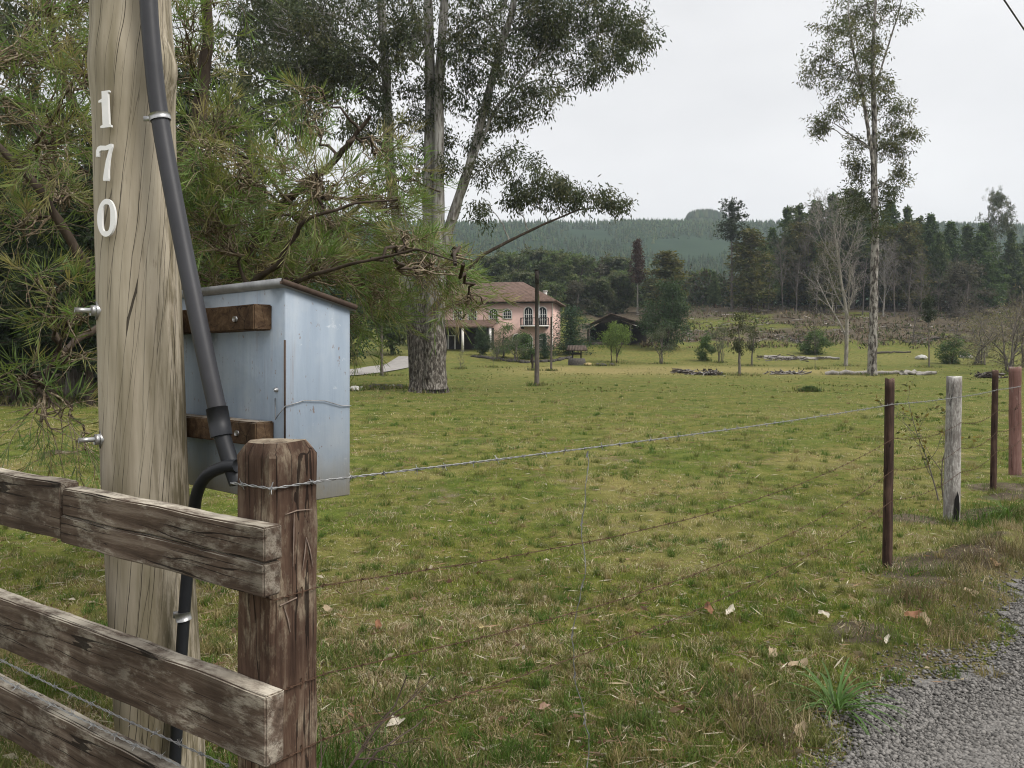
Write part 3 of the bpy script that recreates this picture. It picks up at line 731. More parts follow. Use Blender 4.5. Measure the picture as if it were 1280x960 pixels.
# ---- strap-leaved plant
def strap_plant(cx, cy, n, L, label, name, col):
    rng = np.random.default_rng(int(cx*100)+9); t = thing(name, label, 'plant', (cx, cy, hz(cx, cy))); m = MB()
    for i in range(n):
        a = rng.uniform(0,6.28); el = rng.uniform(.5,1.35); l = L*rng.uniform(.6,1.1); w = rng.uniform(.006,.012)
        s = np.linspace(0,1,8); hd = A([math.cos(a), math.sin(a), 0]); sdv = A([-hd[1], hd[0], 0])
        e = el-s*1.5*rng.uniform(.5,1); stp = np.stack([np.cos(e), np.sin(e)],-1)*l/8
        pos = np.cumsum(stp, 0); p = hd*pos[:,:1]+Z3*pos[:,1:]; p = p+rng.normal(0,.012,3)*A([1,1,0])
        p[:,2] = np.maximum(p[:,2], .006)
        ww = w*np.sin(np.clip(s*.85+.13,0,1)*math.pi)**.6
        vv = np.stack([p-sdv*ww[:,None]/2, p-Z3*ww[:,None]*.2, p+sdv*ww[:,None]/2],1).reshape(-1,3); k = np.arange(7)[:,None]*3
        m.add(vv, [np.concatenate([k,k+1,k+4,k+3],1), np.concatenate([k+1,k+2,k+5,k+4],1)], A(col)*rng.uniform(.7,1.3))
    m.build('leaves', mat_leaf(name+'_leaf', .3), t); return t
strap_plant(1.47, 3.62, 64, .31, 'bright green plant with long arching strap leaves at the gravel edge', 'strap_leaf_plant', (.095,.175,.045))
strap_plant(4.62, 7.45, 40, .38, 'clump of tall bright grass leaves on the bank behind the grey post', 'grass_clump', (.09,.17,.03))

# ---- large fallen leaves
def dead_leaf(px, D, size, label, col, seed):
    rng = np.random.default_rng(seed); g = G(px, D, .03)
    n = 22; th = np.linspace(0, 2*math.pi, n, endpoint=False)
    r = size*(.78+.22*np.abs(np.cos(th*1.5+seed)))*rng.uniform(.82,1.12,n)
    v = np.stack([np.cos(th)*r*1.15, np.sin(th)*r*.55, .50*size*np.abs(np.sin(th+seed))**2*rng.uniform(.6,1.2,n)+.22*size*np.sin(th*3+seed)], -1)
    mid = v*A([.5,.5,.2]); a = math.radians(seed*47%360); rot = A([[math.cos(a),-math.sin(a),0],[math.sin(a),math.cos(a),0],[0,0,1]])
    tl = A([[1,0,0],[0,.82,-.5],[0,.5,.82]])
    V = (np.concatenate([v, mid, [[0,0,0]]])@rot.T)@tl.T
    j = np.arange(n); k = (j+1)%n; m = MB()
    m.add(V+g, [np.stack([j,k,n+k,n+j],-1), np.stack([n+j,n+k,np.full(n,2*n)],-1)], A(col))
    return tag(m.build('fallen_leaf', LEAFM, None, False), label, 'leaf', 'large dead leaves on the grass')
LEAFM = mat_leaf('dead_leaf', .2, rough=.8)
TAN = (.40,.31,.21); PALE = (.62,.56,.47); BRN = (.26,.13,.075)
for i, (px, py, s, lab, c) in enumerate([
 (912,775,.055,'pale cream curled dead leaf beside a reddish one in mid pasture',PALE),(886,771,.06,'reddish brown flat dead leaf next to the cream one',BRN),
 (1030,775,.045,'cream dead leaf standing up in the rank grass',PALE),(998,838,.06,'tan crumpled dead leaf behind the strap-leaved plant',TAN),
 (1108,814,.04,'small white dead leaf lying on the bank near the gravel',PALE),(1156,787,.065,'folded tan dead leaf at the top of the gravel edge',TAN),
 (1212,754,.06,'broad tan dead leaf at the foot of the mound by the gravel',TAN),(1140,782,.07,'long brown curled dead leaf leaning on the bank',BRN),
 (1000,925,.06,'tan upright dead leaf at the corner of the gravel',TAN),(473,790,.045,'brown dead leaf standing near the gate post grass',BRN),
 (410,770,.05,'torn straw-coloured dead leaf right beside the gate post',TAN),(495,918,.05,'pale narrow dead leaf in the lowest part of the pasture',PALE),
 (965,828,.06,'tan ragged dead leaf among dry stalks before the strap-leaved plant',TAN),(1244,720,.05,'orange-tan dead leaf on the soil beside the road',(.36,.24,.14)),
 (602,795,.03,'small yellowish dead leaf alone in the open pasture',(.46,.38,.2)),(680,896,.035,'pinkish tan dead leaf beside a bare brown patch',(.40,.26,.2))]):
    dead_leaf(px, 1600/(py-450), s*.78, lab, c, i+1)

# ---- dead twigs by the gate post
rng = np.random.default_rng(12); m = MB()
def twig(p, d, L, r, lev):
    pts = [p]
    for i in range(5): d = nrm(d+rng.normal(0,.22,3)); pts.append(pts[-1]+d*L/5)
    m.tube(pts, np.linspace(r, r*.4, 6), 5)
    if lev:
        for i in range(3): twig(pts[1+i], nrm(d+rng.normal(0,.7,3)), L*.55, r*.55, lev-1)
tp = A([-.66,2.75,.02]); twig(tp, A([.5,.1,.9]), .55, .006, 2); twig(tp+A([.05,.1,0]), A([.7,.2,.35]), .5, .005, 2); twig(tp, A([-.1,.1,.6]), .35, .005, 1)
tag(m.build('dead_branch', mat_simple('dead_twig', (.07,.05,.04), .9, 0, .3, 30)), 'bare forked dead branch lying in the grass beside the gate post', 'branch')
# ================================================================ TREES
BK = {}
BK['euc'] = mat_bark('eucalypt_bark', [(.26,(.035,.028,.022)),(.42,(.13,.11,.09)),(.58,(.26,.235,.205)),(.78,(.36,.335,.30))], (5,5,.8), 1.6, .5, .03)
BK['euc_dark'] = mat_bark('rough_bark', [(.34,(.022,.018,.015)),(.50,(.085,.073,.062)),(.59,(.23,.21,.185)),(.8,(.34,.32,.29))], (5,5,1.6), 2.4, .8, .05)
BK['brown'] = mat_bark('brown_bark', [(.3,(.03,.022,.017)),(.6,(.085,.065,.05)),(.8,(.14,.115,.095))])
BK['pale'] = mat_bark('pale_bark', [(.3,(.17,.155,.13)),(.55,(.29,.27,.235)),(.8,(.40,.38,.34))])
BK['grey'] = mat_bark('grey_bark', [(.3,(.085,.072,.062)),(.6,(.155,.135,.118)),(.8,(.22,.20,.175))])
BK['lichen'] = mat_bark('lichened_twigs', [(.30,(.05,.037,.026)),(.44,(.14,.105,.07)),(.56,(.26,.21,.145)),(.74,(.38,.35,.27))], (14,14,14), 2.5)
def gum_bark():
    t = NT('gum_bark_rough_below'); v = t.coord((5,5,.8)); n = t.noise(v, 1.6, 6, .62, .4)
    up = t.ramp(n, [(.28,(.030,.025,.022)),(.40,(.14,.125,.11)),(.52,(.30,.285,.265)),(.78,(.42,.405,.385))])
    n2 = t.noise(t.coord((5,5,1.7)), 2.2, 6, .65, .3); lowc = t.ramp(n2, [(.34,(.022,.018,.015)),(.50,(.085,.073,.062)),(.59,(.23,.21,.185)),(.8,(.35,.33,.30))])
    tc = t.n('ShaderNodeTexCoord'); sx = t.n('ShaderNodeSeparateXYZ'); t.l(tc.outputs['Object'], sx.inputs[0])
    e = t.math('ADD', sx.outputs[2], t.math('MULTIPLY', t.math('SUBTRACT', t.noise(t.coord((3,3,.5)), 1.0, 3), .5), 5.0))
    f = t.ramp(t.math('DIVIDE', e, 10.0), [(.34,0.0),(.46,1.0)])
    t.principled(t.mix(f, lowc, up), .9, 0, .15, t.bump(t.mix(f, n2, n), .9, .06)); return t.m
BK['gum'] = gum_bark()
BK['flaky'] = mat_bark('flaking_bark', [(.34,(.025,.021,.018)),(.47,(.11,.095,.082)),(.53,(.28,.26,.235)),(.8,(.40,.38,.35))], (3,3,1.1), 1.9, .8, .04)
LF = mat_leaf('foliage', .40); LFN = mat_leaf('needle_foliage', .38, spec=.3, rough=.5)

def grow(ms, anchors, p, d, L, r, lev, C, rng):
    n = C['segs'][lev]; pts = [p]; dirs = [d]
    for i in range(n):
        d = nrm(d+rng.normal(0, C['wig'][lev], 3)+A([0,0,C['trop'][lev]])); p = p+d*L/n; pts.append(p); dirs.append(d)
    rad = np.linspace(r, r*C['tip'][lev], n+1)
    ms[min(lev, len(ms)-1)].tube(pts, rad, C['sides'][lev], caps=False)
    if lev == C['max']:
        anchors.extend((pts[i], dirs[i]) for i in range(1, n+1)); return
    k = C['kids'][lev]; az0 = rng.uniform(0,6.28)
    for j in range(k):
        t = C['t0'][lev]+(1-C['t0'][lev])*(j+rng.random())/k; f = t*n; i = min(int(f), n-1); q = pts[i]+(pts[i+1]-pts[i])*(f-i); dd = dirs[i+1]
        a = nrm(np.cross(dd, A([.3,.2,1])+rng.normal(0,.05,3))); b = np.cross(dd, a); az = az0+j*2.4+rng.normal(0,.3)
        an = C['ang'][lev]*rng.uniform(.75,1.2); nd = dd*math.cos(an)+(a*math.cos(az)+b*math.sin(az))*math.sin(an)
        grow(ms, anchors, q, nd, L*C['ratio'][lev]*rng.uniform(.7,1.15)*(1-C.get('sh',.35)*t), max(rad[i]*C['rr'][lev], C.get('rmin',.004)), lev+1, C, rng)

def bez(a, c, b, n): 
    t = np.linspace(0,1,n)[:,None]; return a*(1-t)**2+2*c*t*(1-t)+b*t*t

def limbs(mw, stems, blobs, rng, sub=7, spread=.35, kr=.016, up=.25):
    """each foliage mass hangs on a limb from the nearest stem; returns twig-end anchors"""
    S = np.concatenate([bez_pts(s[0], 30) for s in stems]); SR = np.concatenate([np.interp(np.linspace(0,1,30), np.linspace(0,1,len(s[1])), s[1]) for s in stems])
    P_, D_ = [], []
    for c, rad, n in blobs:
        c = A(c); rad = A(rad); hd = np.linalg.norm((S-c)[:,:2], axis=1); low = c[2]-S[:,2]
        cost = np.linalg.norm(S-c, axis=1)+np.where(low < .35*hd, (.35*hd-low)*2.0, 0); i = int(np.argmin(cost)); a = S[i]
        dist = np.linalg.norm(c-a); r0 = min(SR[i]*.6, kr*math.sqrt(n)*.6+.006*dist)
        ctrl = (a+c)/2+A([0,0,up*dist*rng.uniform(-.3,1)])+rng.normal(0,.08*dist,3)
        lim = bez(a, ctrl, c, 12)+np.concatenate([[[0,0,0]], rng.normal(0,.015*dist,(11,3))]); mw.tube(lim, np.linspace(r0, r0*.35, 12), 6, caps=False)
        for k in range(max(2, n//sub)):
            w = rng.normal(size=3); w = w/np.linalg.norm(w)*rng.random()**.4; q = c+w*rad
            l0 = lim[rng.integers(5,12)]; tw = bez(l0, (l0+q)/2+A([0,0,.12*np.linalg.norm(q-l0)]), q, 6)
            mw.tube(tw, np.linspace(r0*.35, r0*.12, 6), 4, caps=False)
            for e in range(sub):
                w2 = rng.normal(size=3)*spread*rad.mean()*.8; w2[2] *= .8; e1 = q+w2
                mw.tube(np.stack([tw[-2], (tw[-1]+e1)/2+A([0,0,.05]), e1]), [r0*.14, r0*.1, r0*.05], 3, caps=False)
                P_.append(e1); D_.append(nrm(w2+A([0,0,-.1])))
    return A(P_), A(D_)
def bez_pts(pts, n):
    pts = A(pts); s = np.linspace(0, len(pts)-1, n); i = np.minimum(s.astype(int), len(pts)-2); f = (s-i)[:,None]; return pts[i]*(1-f)+pts[i+1]*f

def foliate(mc, Pn, Dn, k, r, L, W, cols, rng, droop=.5, clump_var=.35):
    N = len(Pn); base = np.repeat(Pn, k, 0)+rng.normal(0,1,(N*k,3))*r*A([1,1,.8]); d = np.repeat(Dn, k, 0)*.5+rng.normal(0,.6,(N*k,3))+A([0,0,-droop])
    c = A(cols)[rng.integers(0,len(cols),N)]*rng.uniform(1-clump_var,1+clump_var,(N,1)); c = np.repeat(c, k, 0)*rng.uniform(.75,1.25,(N*k,1))
    mc.leaves(base, d, L*rng.uniform(.6,1.25,N*k), W*rng.uniform(.7,1.3,N*k), c, rng)

EUC = [(.062,.078,.038),(.076,.088,.044),(.052,.068,.036),(.095,.096,.050)]

# ---------------------------------------------------------------- the big many-stemmed eucalypt
def stem_px(pts, D, rads, dd=0):
    return ([P(x, y, D+dd*i) for i, (x, y) in enumerate(pts)], rads)
def tubes(mw, stems, sides=12, rng=None, wob=.012):
    for p, r in stems:
        q = bez_pts(p, 40); n = len(q); rr = np.interp(np.linspace(0,1,n), np.linspace(0,1,len(r)), r)
        if rng is not None: q = q+np.concatenate([[[0,0,0]], np.cumsum(rng.normal(0,wob,(n-1,3)),0)*A([1,1,.2])])
        mw.tube(q, rr*(1+.06*np.sin(np.arange(n)*1.7)), sides, caps=True)
def px_blobs(lst, D, rng, dscale=1.2):
    out = []
    for b in lst:
        px, py, rx, ry, n = b[:5]; dd = b[5] if len(b) > 5 else rng.uniform(-1,1)*rx*D/F*dscale
        out.append((P(px, py, D+dd), (rx*D/F, rx*D/F, ry*D/F), n))
    return out

def big_eucalypt():
    rng = np.random.default_rng(21); D = 40
    base = G(535, D)
    t = thing('eucalyptus_tree', 'huge many-stemmed eucalyptus with rough dark base and pale stems beside the pink house', 'tree', base)
    loc = A(base); mw = MB(); mb = MB(); mc = MB()
    def rel(s): return ([A(p)-loc for p in s[0]], s[1])
    stems = [
     stem_px([(530,486),(531,420),(536,330),(535,230),(537,110),(534,0),(528,-150),(524,-330)], D, [.62,.55,.40,.30,.27,.22,.15,.05]),
     stem_px([(543,486),(544,420),(548,330),(548,230),(549,100),(556,0),(572,-150),(590,-300)], D-.4, [.62,.55,.38,.27,.24,.20,.13,.04]),
     stem_px([(538,400),(558,300),(574,250),(590,200),(611,125),(626,70),(642,10),(668,-110),(680,-220)], D-.2, [.35,.28,.25,.23,.20,.18,.15,.10,.04]),
     stem_px([(566,275),(580,220),(598,180),(618,135),(640,110),(668,80)], D-.5, [.11,.10,.085,.075,.06,.04]),
     stem_px([(536,395),(572,345),(604,318),(640,299),(680,279),(722,262),(776,258)], D-1.5, [.15,.10,.085,.07,.055,.035,.015]),
     stem_px([(522,486),(516,400),(500,300),(487,210),(482,100),(474,0),(464,-130),(455,-240)], D+.8, [.40,.32,.29,.27,.24,.20,.13,.04]),
     stem_px([(541,80),(520,20),(495,-60),(470,-160)], D+1, [.13,.11,.08,.03]),
     stem_px([(546,60),(585,30),(625,10),(650,-60)], D+1.2, [.10,.09,.07,.03])]
    tubes(mw, [rel(s) for k_, s in enumerate(stems) if k_ != 4], 12, rng); ml = MB(); tubes(ml, [rel(stems[4])], 10, rng); ml.build('low_limb', BK['brown'], t)  # low limb's silhouette is put into its darker bark colour
    # flared rough base
    for k in range(9):
        a = k*.7; q = [A([math.cos(a)*.78, math.sin(a)*.6, -.3]), A([math.cos(a)*.50, math.sin(a)*.42, .7]), A([math.cos(a)*.40, math.sin(a)*.35, 2.2]), A([math.cos(a)*.32, math.sin(a)*.28, 4.6]), A([math.cos(a)*.26,math.sin(a)*.22,6.0])]
        mb.tube(bez_pts(q, 14)+rng.normal(0,.03,(14,3)), np.linspace(.38,.22,14), 9)
    BL = [(770,50,42,32,55),(735,85,40,28,50),(700,60,48,40,70),(730,20,60,34,80),(660,40,46,40,60),(640,95,34,30,34),(668,120,36,24,38),(600,60,40,36,48),(612,140,24,22,18),(650,150,22,16,14),
          (700,-40,80,50,90),(620,-50,80,60,90),(540,-60,80,60,90),(470,-40,70,60,80),(430,30,60,50,80),(370,40,60,50,80),(330,20,40,40,40),(400,100,50,34,54),(460,100,44,40,54),(500,60,38,46,44),(510,150,34,30,30),(450,160,36,26,26),(580,110,26,34,26),(515,215,24,24,16),(550,170,26,26,26),(530,120,30,30,34),(575,60,34,30,40),(480,205,28,24,24),(520,40,40,30,44),(600,20,40,30,44),(630,140,28,22,22),(450,70,40,30,44),(400,50,40,40,50),(350,80,40,30,44),(300,40,40,40,40),(560,210,18,26,16),(690,20,50,30,50),(760,20,40,24,40),(790,55,20,22,24),
          (660,225,26,20,30,-1.5),(690,240,30,20,38,-1.5),(720,235,26,16,28,-1.6),(745,250,24,13,24,-1.6),(765,258,14,8,10,-1.6),(640,250,22,18,22,-1.2),(615,262,18,16,14,-1.2),(625,205,26,14,18,-1),(600,215,20,18,14,-.8),(590,180,14,18,10,-.6),
          (600,-180,120,70,100),(480,-190,100,70,80),(740,-130,70,50,60)]
    bl = [(A(c)-loc, r, n) for c, r, n in px_blobs(BL, D, rng)]
    Pn, Dn = limbs(mw, [rel(s) for s in stems], bl, rng, sub=6, spread=.40, kr=.014)
    foliate(mc, Pn, Dn, 40, .24, .24, .068, EUC, rng, .8)
    mw.build('stems', BK['gum'], t); mb.build('rough_trunk_base', BK['euc_dark'], t); mc.build('crown', LF, t, False)
big_eucalypt()

def right_eucalypt():
    rng = np.random.default_rng(33); D = 61
    base = G(1090, D); loc = A(base)
    t = thing('eucalyptus_tree', 'tall slender eucalyptus with flaking pale trunk standing alone in the pasture', 'tree', base); mw = MB(); mc = MB()
    def rel(s): return ([A(p)-loc for p in s[0]], s[1])
    stems = [stem_px([(1090,478),(1090,440),(1091,380),(1092,300),(1091,220),(1092,150),(1090,90),(1092,30),(1096,-30),(1098,-70)], D, [.38,.33,.30,.27,.24,.20,.16,.12,.08,.03]),
             stem_px([(1092,205),(1084,150),(1078,105),(1066,60),(1060,10),(1070,-40)], D-.5, [.15,.13,.11,.08,.05,.03]),
             stem_px([(1092,190),(1080,180),(1062,168),(1038,152)], D+.6, [.10,.08,.05,.03]),
             stem_px([(1091,120),(1105,70),(1122,20),(1130,-20)], D+.8, [.09,.07,.05,.03])]
    tubes(mw, [rel(s) for s in stems], 10, rng)
    # narrow pale twin stem behind
    BL = [(1075,10,34,26,70),(1045,40,22,18,30),(1028,72,20,16,28),(1010,92,12,12,12),(1040,95,22,16,24),(1072,60,26,24,44),(1078,105,24,22,44),(1055,125,22,16,26),(1095,60,22,24,30),(1022,160,16,11,20),(1045,150,18,14,20),(1060,182,18,12,16),(1112,140,22,20,34),(1130,150,16,18,26),(1125,185,18,16,26),(1138,168,10,14,12),(1110,180,18,22,24),(1130,212,16,12,20),(1110,225,18,14,20),(1095,110,14,20,20),(1120,10,18,22,22),(1128,-15,20,20,20),(1080,-40,36,24,50),(1078,205,18,16,18),(1062,205,12,9,9)]
    bl = [(A(c)-loc, r, n) for c, r, n in px_blobs(BL, D, rng)]
    Pn, Dn = limbs(mw, [rel(s) for s in stems], bl, rng, sub=6, spread=.42, kr=.013)
    foliate(mc, Pn, Dn, 31, .25, .30, .078, [(.085,.100,.048),(.105,.112,.054),(.12,.115,.054)], rng, .6)
    Pn, Dn = limbs(mw, [rel(s) for s in stems], [(A(c)-loc, r, n) for c, r, n in px_blobs([(1076,240,22,16,40),(1100,252,20,22,44),(1078,265,18,14,24),(1098,280,16,14,22)], D, rng)], rng, sub=6, spread=.4, kr=.010)
    foliate(mc, Pn, Dn, 16, .3, .30, .09, [(.045,.060,.020),(.06,.07,.025)], rng, .3)
    mw.build('trunk', BK['flaky'], t); mc.build('crown', LF, t, False)
right_eucalypt()

# ---------------------------------------------------------------- needle-leaved tree behind the box
def needle_tree():
    rng = np.random.default_rng(44)
    base = A([-2.34,5.15,hz(-2.34,5.15)]); t = thing('needle_leaf_tree', 'sprawling tree of twisted lichened branches with long narrow leaves behind the pole and box', 'tree', base)
    mw = MB(); mc = MB(); mt = MB()
    def rel(s): return ([A(p)-base for p in s[0]], s[1])
    def st(pts, rads): return ([P(x,y,D) for x,y,D in pts], rads)
    stems = [st([(186,760,5.15),(205,560,5.1),(262,420,5.1),(300,330,5.0),(350,260,4.9),(420,200,4.7),(470,140,4.6)], [.10,.085,.06,.042,.030,.020,.010]),
             st([(182,760,5.2),(190,560,5.2),(225,400,5.3),(215,280,5.3),(240,160,5.3),(255,60,5.3),(250,-80,5.3),(260,-200,5.3)], [.11,.09,.08,.065,.05,.04,.03,.015]),
             st([(215,520,5.1),(290,400,4.8),(360,352,4.5),(440,330,4.3),(520,312,4.2),(575,330,4.2)], [.03,.022,.014,.009,.006,.003]),
             st([(195,560,5.2),(180,440,5.0),(110,330,4.6),(40,230,4.4),(-40,150,4.3),(-120,60,4.3)], [.055,.042,.03,.022,.016,.008]),
             st([(215,330,5.3),(150,230,5.4),(90,120,5.4),(60,20,5.4),(40,-80,5.4)], [.04,.034,.026,.018,.008]),
             st([(270,400,5.0),(340,330,5.6),(430,270,6.0),(500,220,6.2),(545,240,6.3)], [.03,.022,.016,.011,.006]),
             st([(262,420,5.1),(300,365,4.6),(350,330,4.3),(380,275,4.2),(440,250,4.1),(490,245,4.1)], [.032,.022,.015,.010,.007,.004]),
             st([(180,440,5.0),(120,410,4.4),(70,440,3.9),(50,480,3.8)], [.03,.022,.013,.006])]
    rs = [rel(s) for s in stems]; tubes(mw, rs, 8, rng, .006)
    BL = [(250,100,50,60,44),(285,160,44,44,40),(240,190,40,50,36),(300,225,50,40,46),(260,280,44,40,40),(330,290,46,36,44),(350,200,40,40,34),(390,150,22,22,13),(380,115,14,14,8),(400,230,46,36,40),(450,215,30,34,26),(480,190,20,26,14),(430,290,46,30,38),(490,260,34,28,28),(510,300,36,26,26),(540,330,30,24,18),(575,330,24,20,12),(560,360,26,30,16),(470,330,40,26,28),(400,330,50,28,38),(350,340,50,18,26),(300,335,50,20,26),(480,380,30,34,18),(440,400,20,24,10),(250,345,40,20,20),(520,215,30,22,14),(590,375,14,26,8),
          (230,30,40,40,26),(270,-20,50,40,24),(215,-60,60,40,30),
          (60,60,60,50,44),(20,130,50,50,40),(80,170,50,50,40),(30,220,50,50,40),(90,245,36,36,22),(20,280,40,26,10),(60,0,60,40,36),(-40,180,50,60,26),(-60,60,60,60,26),(100,90,30,40,16),(110,0,40,40,16),
          (50,345,20,12,4),(95,385,26,20,8),(80,350,20,14,4),(40,470,22,16,5),(55,520,12,34,5),(90,440,26,20,5),(80,520,20,20,3),(110,560,10,18,3)]
    bl = []
    for px, py, rx, ry, n in BL:
        D = rng.uniform(4.2,5.9) if px > 140 else rng.uniform(3.9,5.4)
        if py > 340 and px < 140: D = rng.uniform(3.5,4.0)
        bl.append((P(px,py,D)-base, (rx*D/F, rx*D/F*1.1, ry*D/F), max(3,int(n*(.60 if py < 250 else 1.05)))))
    # limbs and crooked twigs
    S = np.concatenate([bez_pts(s[0], 30) for s in rs]); Pn = []; Dn = []
    for c, rad, n in bl:
        c = A(c); rad = A(rad); cost = np.linalg.norm(S-c, axis=1)+.3*np.maximum(0, S[:,2]-c[2]+.1); a = S[int(np.argmin(cost))]; dist = np.linalg.norm(c-a)
        lim = bez(a, (a+c)/2+rng.normal(0,.12*dist,3)+A([0,0,.1*dist]), c, 10)+rng.normal(0,.018,(10,3)); mw.tube(lim, np.linspace(.011,.003,10), 5, caps=True)
        for k in range(n):
            w = rng.normal(size=3); w = w/np.linalg.norm(w)*rng.random()**.45; q = c+w*rad; l0 = lim[rng.integers(3,10)]
            tw = bez(l0, (l0+q)/2+rng.normal(0,.05,3)-A([0,0,.03]), q, 7)+rng.normal(0,.008,(7,3)); mt.tube(tw, np.linspace(.006,.0024,7), 4, caps=False)
            out = nrm(nrm(tw[-1]-tw[-3])+A([0,0,-.05])+nrm(c-a)*.35+rng.normal(0,.35,3))
            Pn.append(q); Dn.append(out)
            if rng.random() < .75:
                q2 = tw[4]; o2 = nrm(out+rng.normal(0,.8,3)); e2 = q2+o2*.12; mt.tube(np.stack([q2,(q2+e2)/2+rng.normal(0,.01,3),e2]), [.004,.003,.002], 3, caps=False); Pn.append(e2); Dn.append(o2)
            if rng.random() < .5:   # bare crooked spur
                q2 = tw[rng.integers(1,5)]; o2 = nrm(rng.normal(size=3)); mt.tube(np.stack([q2,q2+o2*.07+rng.normal(0,.012,3),q2+o2*.16+rng.normal(0,.03,3)]), [.004,.003,.0015], 3, caps=False)
    Pn = A(Pn); Dn = nrm(A(Dn)); N = len(Pn); k = 21
    Lt = rng.uniform(.10,.24,N)                                   # leafy shoot length
    s = rng.random((N,k))**.9; bend = A([0,0,-.42])
    ax_ = Dn[:,None,:]*Lt[:,None,None]*s[...,None]+bend*(Lt[:,None,None]*s[...,None]**2)
    base_ = (Pn[:,None,:]+ax_).reshape(-1,3)
    for i in range(N): pass
    shoots = np.stack([Pn, Pn+Dn*Lt[:,None]*.5+bend*Lt[:,None]*.25, Pn+Dn*Lt[:,None]+bend*Lt[:,None]],1)
    for q in shoots: mt.tube(q, [.0026,.002,.001], 3, caps=False)
    rn = rng.normal(size=(N,k,3)); rn = rn-(rn*Dn[:,None,:]).sum(-1,keepdims=True)*Dn[:,None,:]; rn = nrm(rn)
    ang = np.radians(rng.uniform(25,62,(N,k)))*(1.15-.75*s); d = Dn[:,None,:]*np.cos(ang)[...,None]+rn*np.sin(ang)[...,None]
    pal = A([(.145,.200,.058),(.175,.215,.068),(.115,.170,.052),(.205,.21,.085),(.25,.22,.10),(.135,.215,.058)])
    c = pal[rng.integers(0,6,N)][:,None,:]*rng.uniform(.7,1.3,(N,k,1))*(1+0*s[...,None])
    mc.leaves(base_, d.reshape(-1,3), rng.uniform(.075,.14,N*k), rng.uniform(.0038,.0064,N*k), c.reshape(-1,3), rng)
    mw.build('trunk', BK['brown'], t); mt.build('twigs', BK['lichen'], t); mc.build('crown', LFN, t, False)
needle_tree()

# ---------------------------------------------------------------- prototypes for the rest
def conifer(seed, H, Rr, t0, cols, n_wh, k=5, density=16, L=.42, W=.09, bark='brown', top=1.0, droop=.25, jag=.25, hexp=.8):
    rng = np.random.default_rng(seed); mw = MB(); mc = MB()
    z = np.linspace(-.6, H, 14); wob = np.cumsum(rng.normal(0,.03,(14,2)),0)
    tr = np.stack([wob[:,0], wob[:,1], z],-1); mw.tube(tr, np.interp(z,[-.6,0,H],[H*.017,H*.014,.03]), 8, caps=False)
    Pn = []; Dn = []
    for i in range(n_wh):
        t = t0+(1-t0)*(i+rng.random()*.6)/n_wh; zz = H*t; l = Rr*max(.04,(1-(t-t0)/(1-t0)))**hexp*(rng.uniform(1-jag,1+jag)); c = A([np.interp(zz,z,tr[:,0]), np.interp(zz,z,tr[:,1]), zz])
        for j in range(k):
            a = rng.uniform(0,6.28); ll = l*rng.uniform(.6,1.15); d = A([math.cos(a), math.sin(a), .25-droop*1.2]); e = c+d*ll; mid = c+d*ll*.5+A([0,0,.10*ll])
            br = bez(c, mid, e, 5); mw.tube(br, np.linspace(.012*ll+.012,.006,5), 3, caps=False)
            for s in np.linspace(.22,1,max(2,int(ll*1.9))):
                q = br[int(s*4)]+rng.normal(0,.10,3); Pn.append(q); Dn.append(d)
    Pn = A(Pn); Dn = nrm(A(Dn)); foliate(mc, Pn, Dn, density, .27, L, W, cols, rng, .15, .3); return mw, mc
def broad(seed, H, Wd, cols, nb=16, base_=.3, n_c=22, k=16, L=.34, W=.16, bark='brown', droop=.2, r=.30, zshape=1.0, multi=1):
    rng = np.random.default_rng(seed); mw = MB(); mc = MB(); stems = []
    for s in range(multi):
        o = rng.normal(0,.06*Wd,2)*(multi > 1); lean = rng.normal(0,.10*Wd,2)*(1 if multi == 1 else 2.2)
        stems.append(([A([o[0],o[1],-.4]), A([o[0]+lean[0]*.2,o[1]+lean[1]*.2,H*.25]), A([lean[0]*.7,lean[1]*.7,H*.55]), A([lean[0],lean[1],H*.85])], A([.026,.022,.014,.004])*H*(1 if multi == 1 else .6)))
    tubes(mw, stems, 7, rng); bl = []
    for i in range(nb):
        u_ = rng.uniform(-1,1); a = rng.uniform(0,6.28); rr = math.sqrt(max(0,1-u_*u_))*rng.uniform(.5,1.0)
        hgt = H*(base_+(1-base_)*(.5+.45*u_)); rb = Wd*rng.uniform(.15,.25)
        bl.append((A([math.cos(a)*rr*Wd/2*.8, math.sin(a)*rr*Wd/2*.8, hgt]), (rb, rb, rb*.75*zshape), n_c))
    Pn, Dn = limbs(mw, stems, bl, rng, sub=6, spread=.38, kr=.010)
    foliate(mc, Pn, Dn, k, r, L, W, cols, rng, droop, .35); return mw, mc
def bare(seed, H, levels=4, spread=.6, r=.018, kids=(7,6,5,4), wig=.10, trop=.03, t0=.28):
    rng = np.random.default_rng(seed); mt = MB(); mc = MB()
    C = dict(segs=(9,6,5,4,3), wig=(wig*.5,wig,wig,wig,wig), trop=(.04,trop,trop,trop,trop), tip=(.25,.3,.3,.35,.4), sides=(8,5,4,3,3), max=levels-1, kids=kids, t0=(t0,.2,.2,.2), ang=(spread,.65,.65,.7), ratio=(.50,.5,.5,.5), rr=(.5,.55,.6,.65), rmin=.0010*H, sh=.45)
    grow([mt, mc], [], A([0,0,-.3]), A([0,0,1.0]), H*.92, r*H, 0, C, rng); return mt, mc
PROTO = {}
def proto(key, parts, mats):
    PROTO[key] = [(nm, m.mesh(nm, nm != 'crown' or not isinstance(mt, str)), mt) for (nm, m), mt in zip(parts, mats)]
    for nm, me, mt in PROTO[key]: me.materials.append(mt)
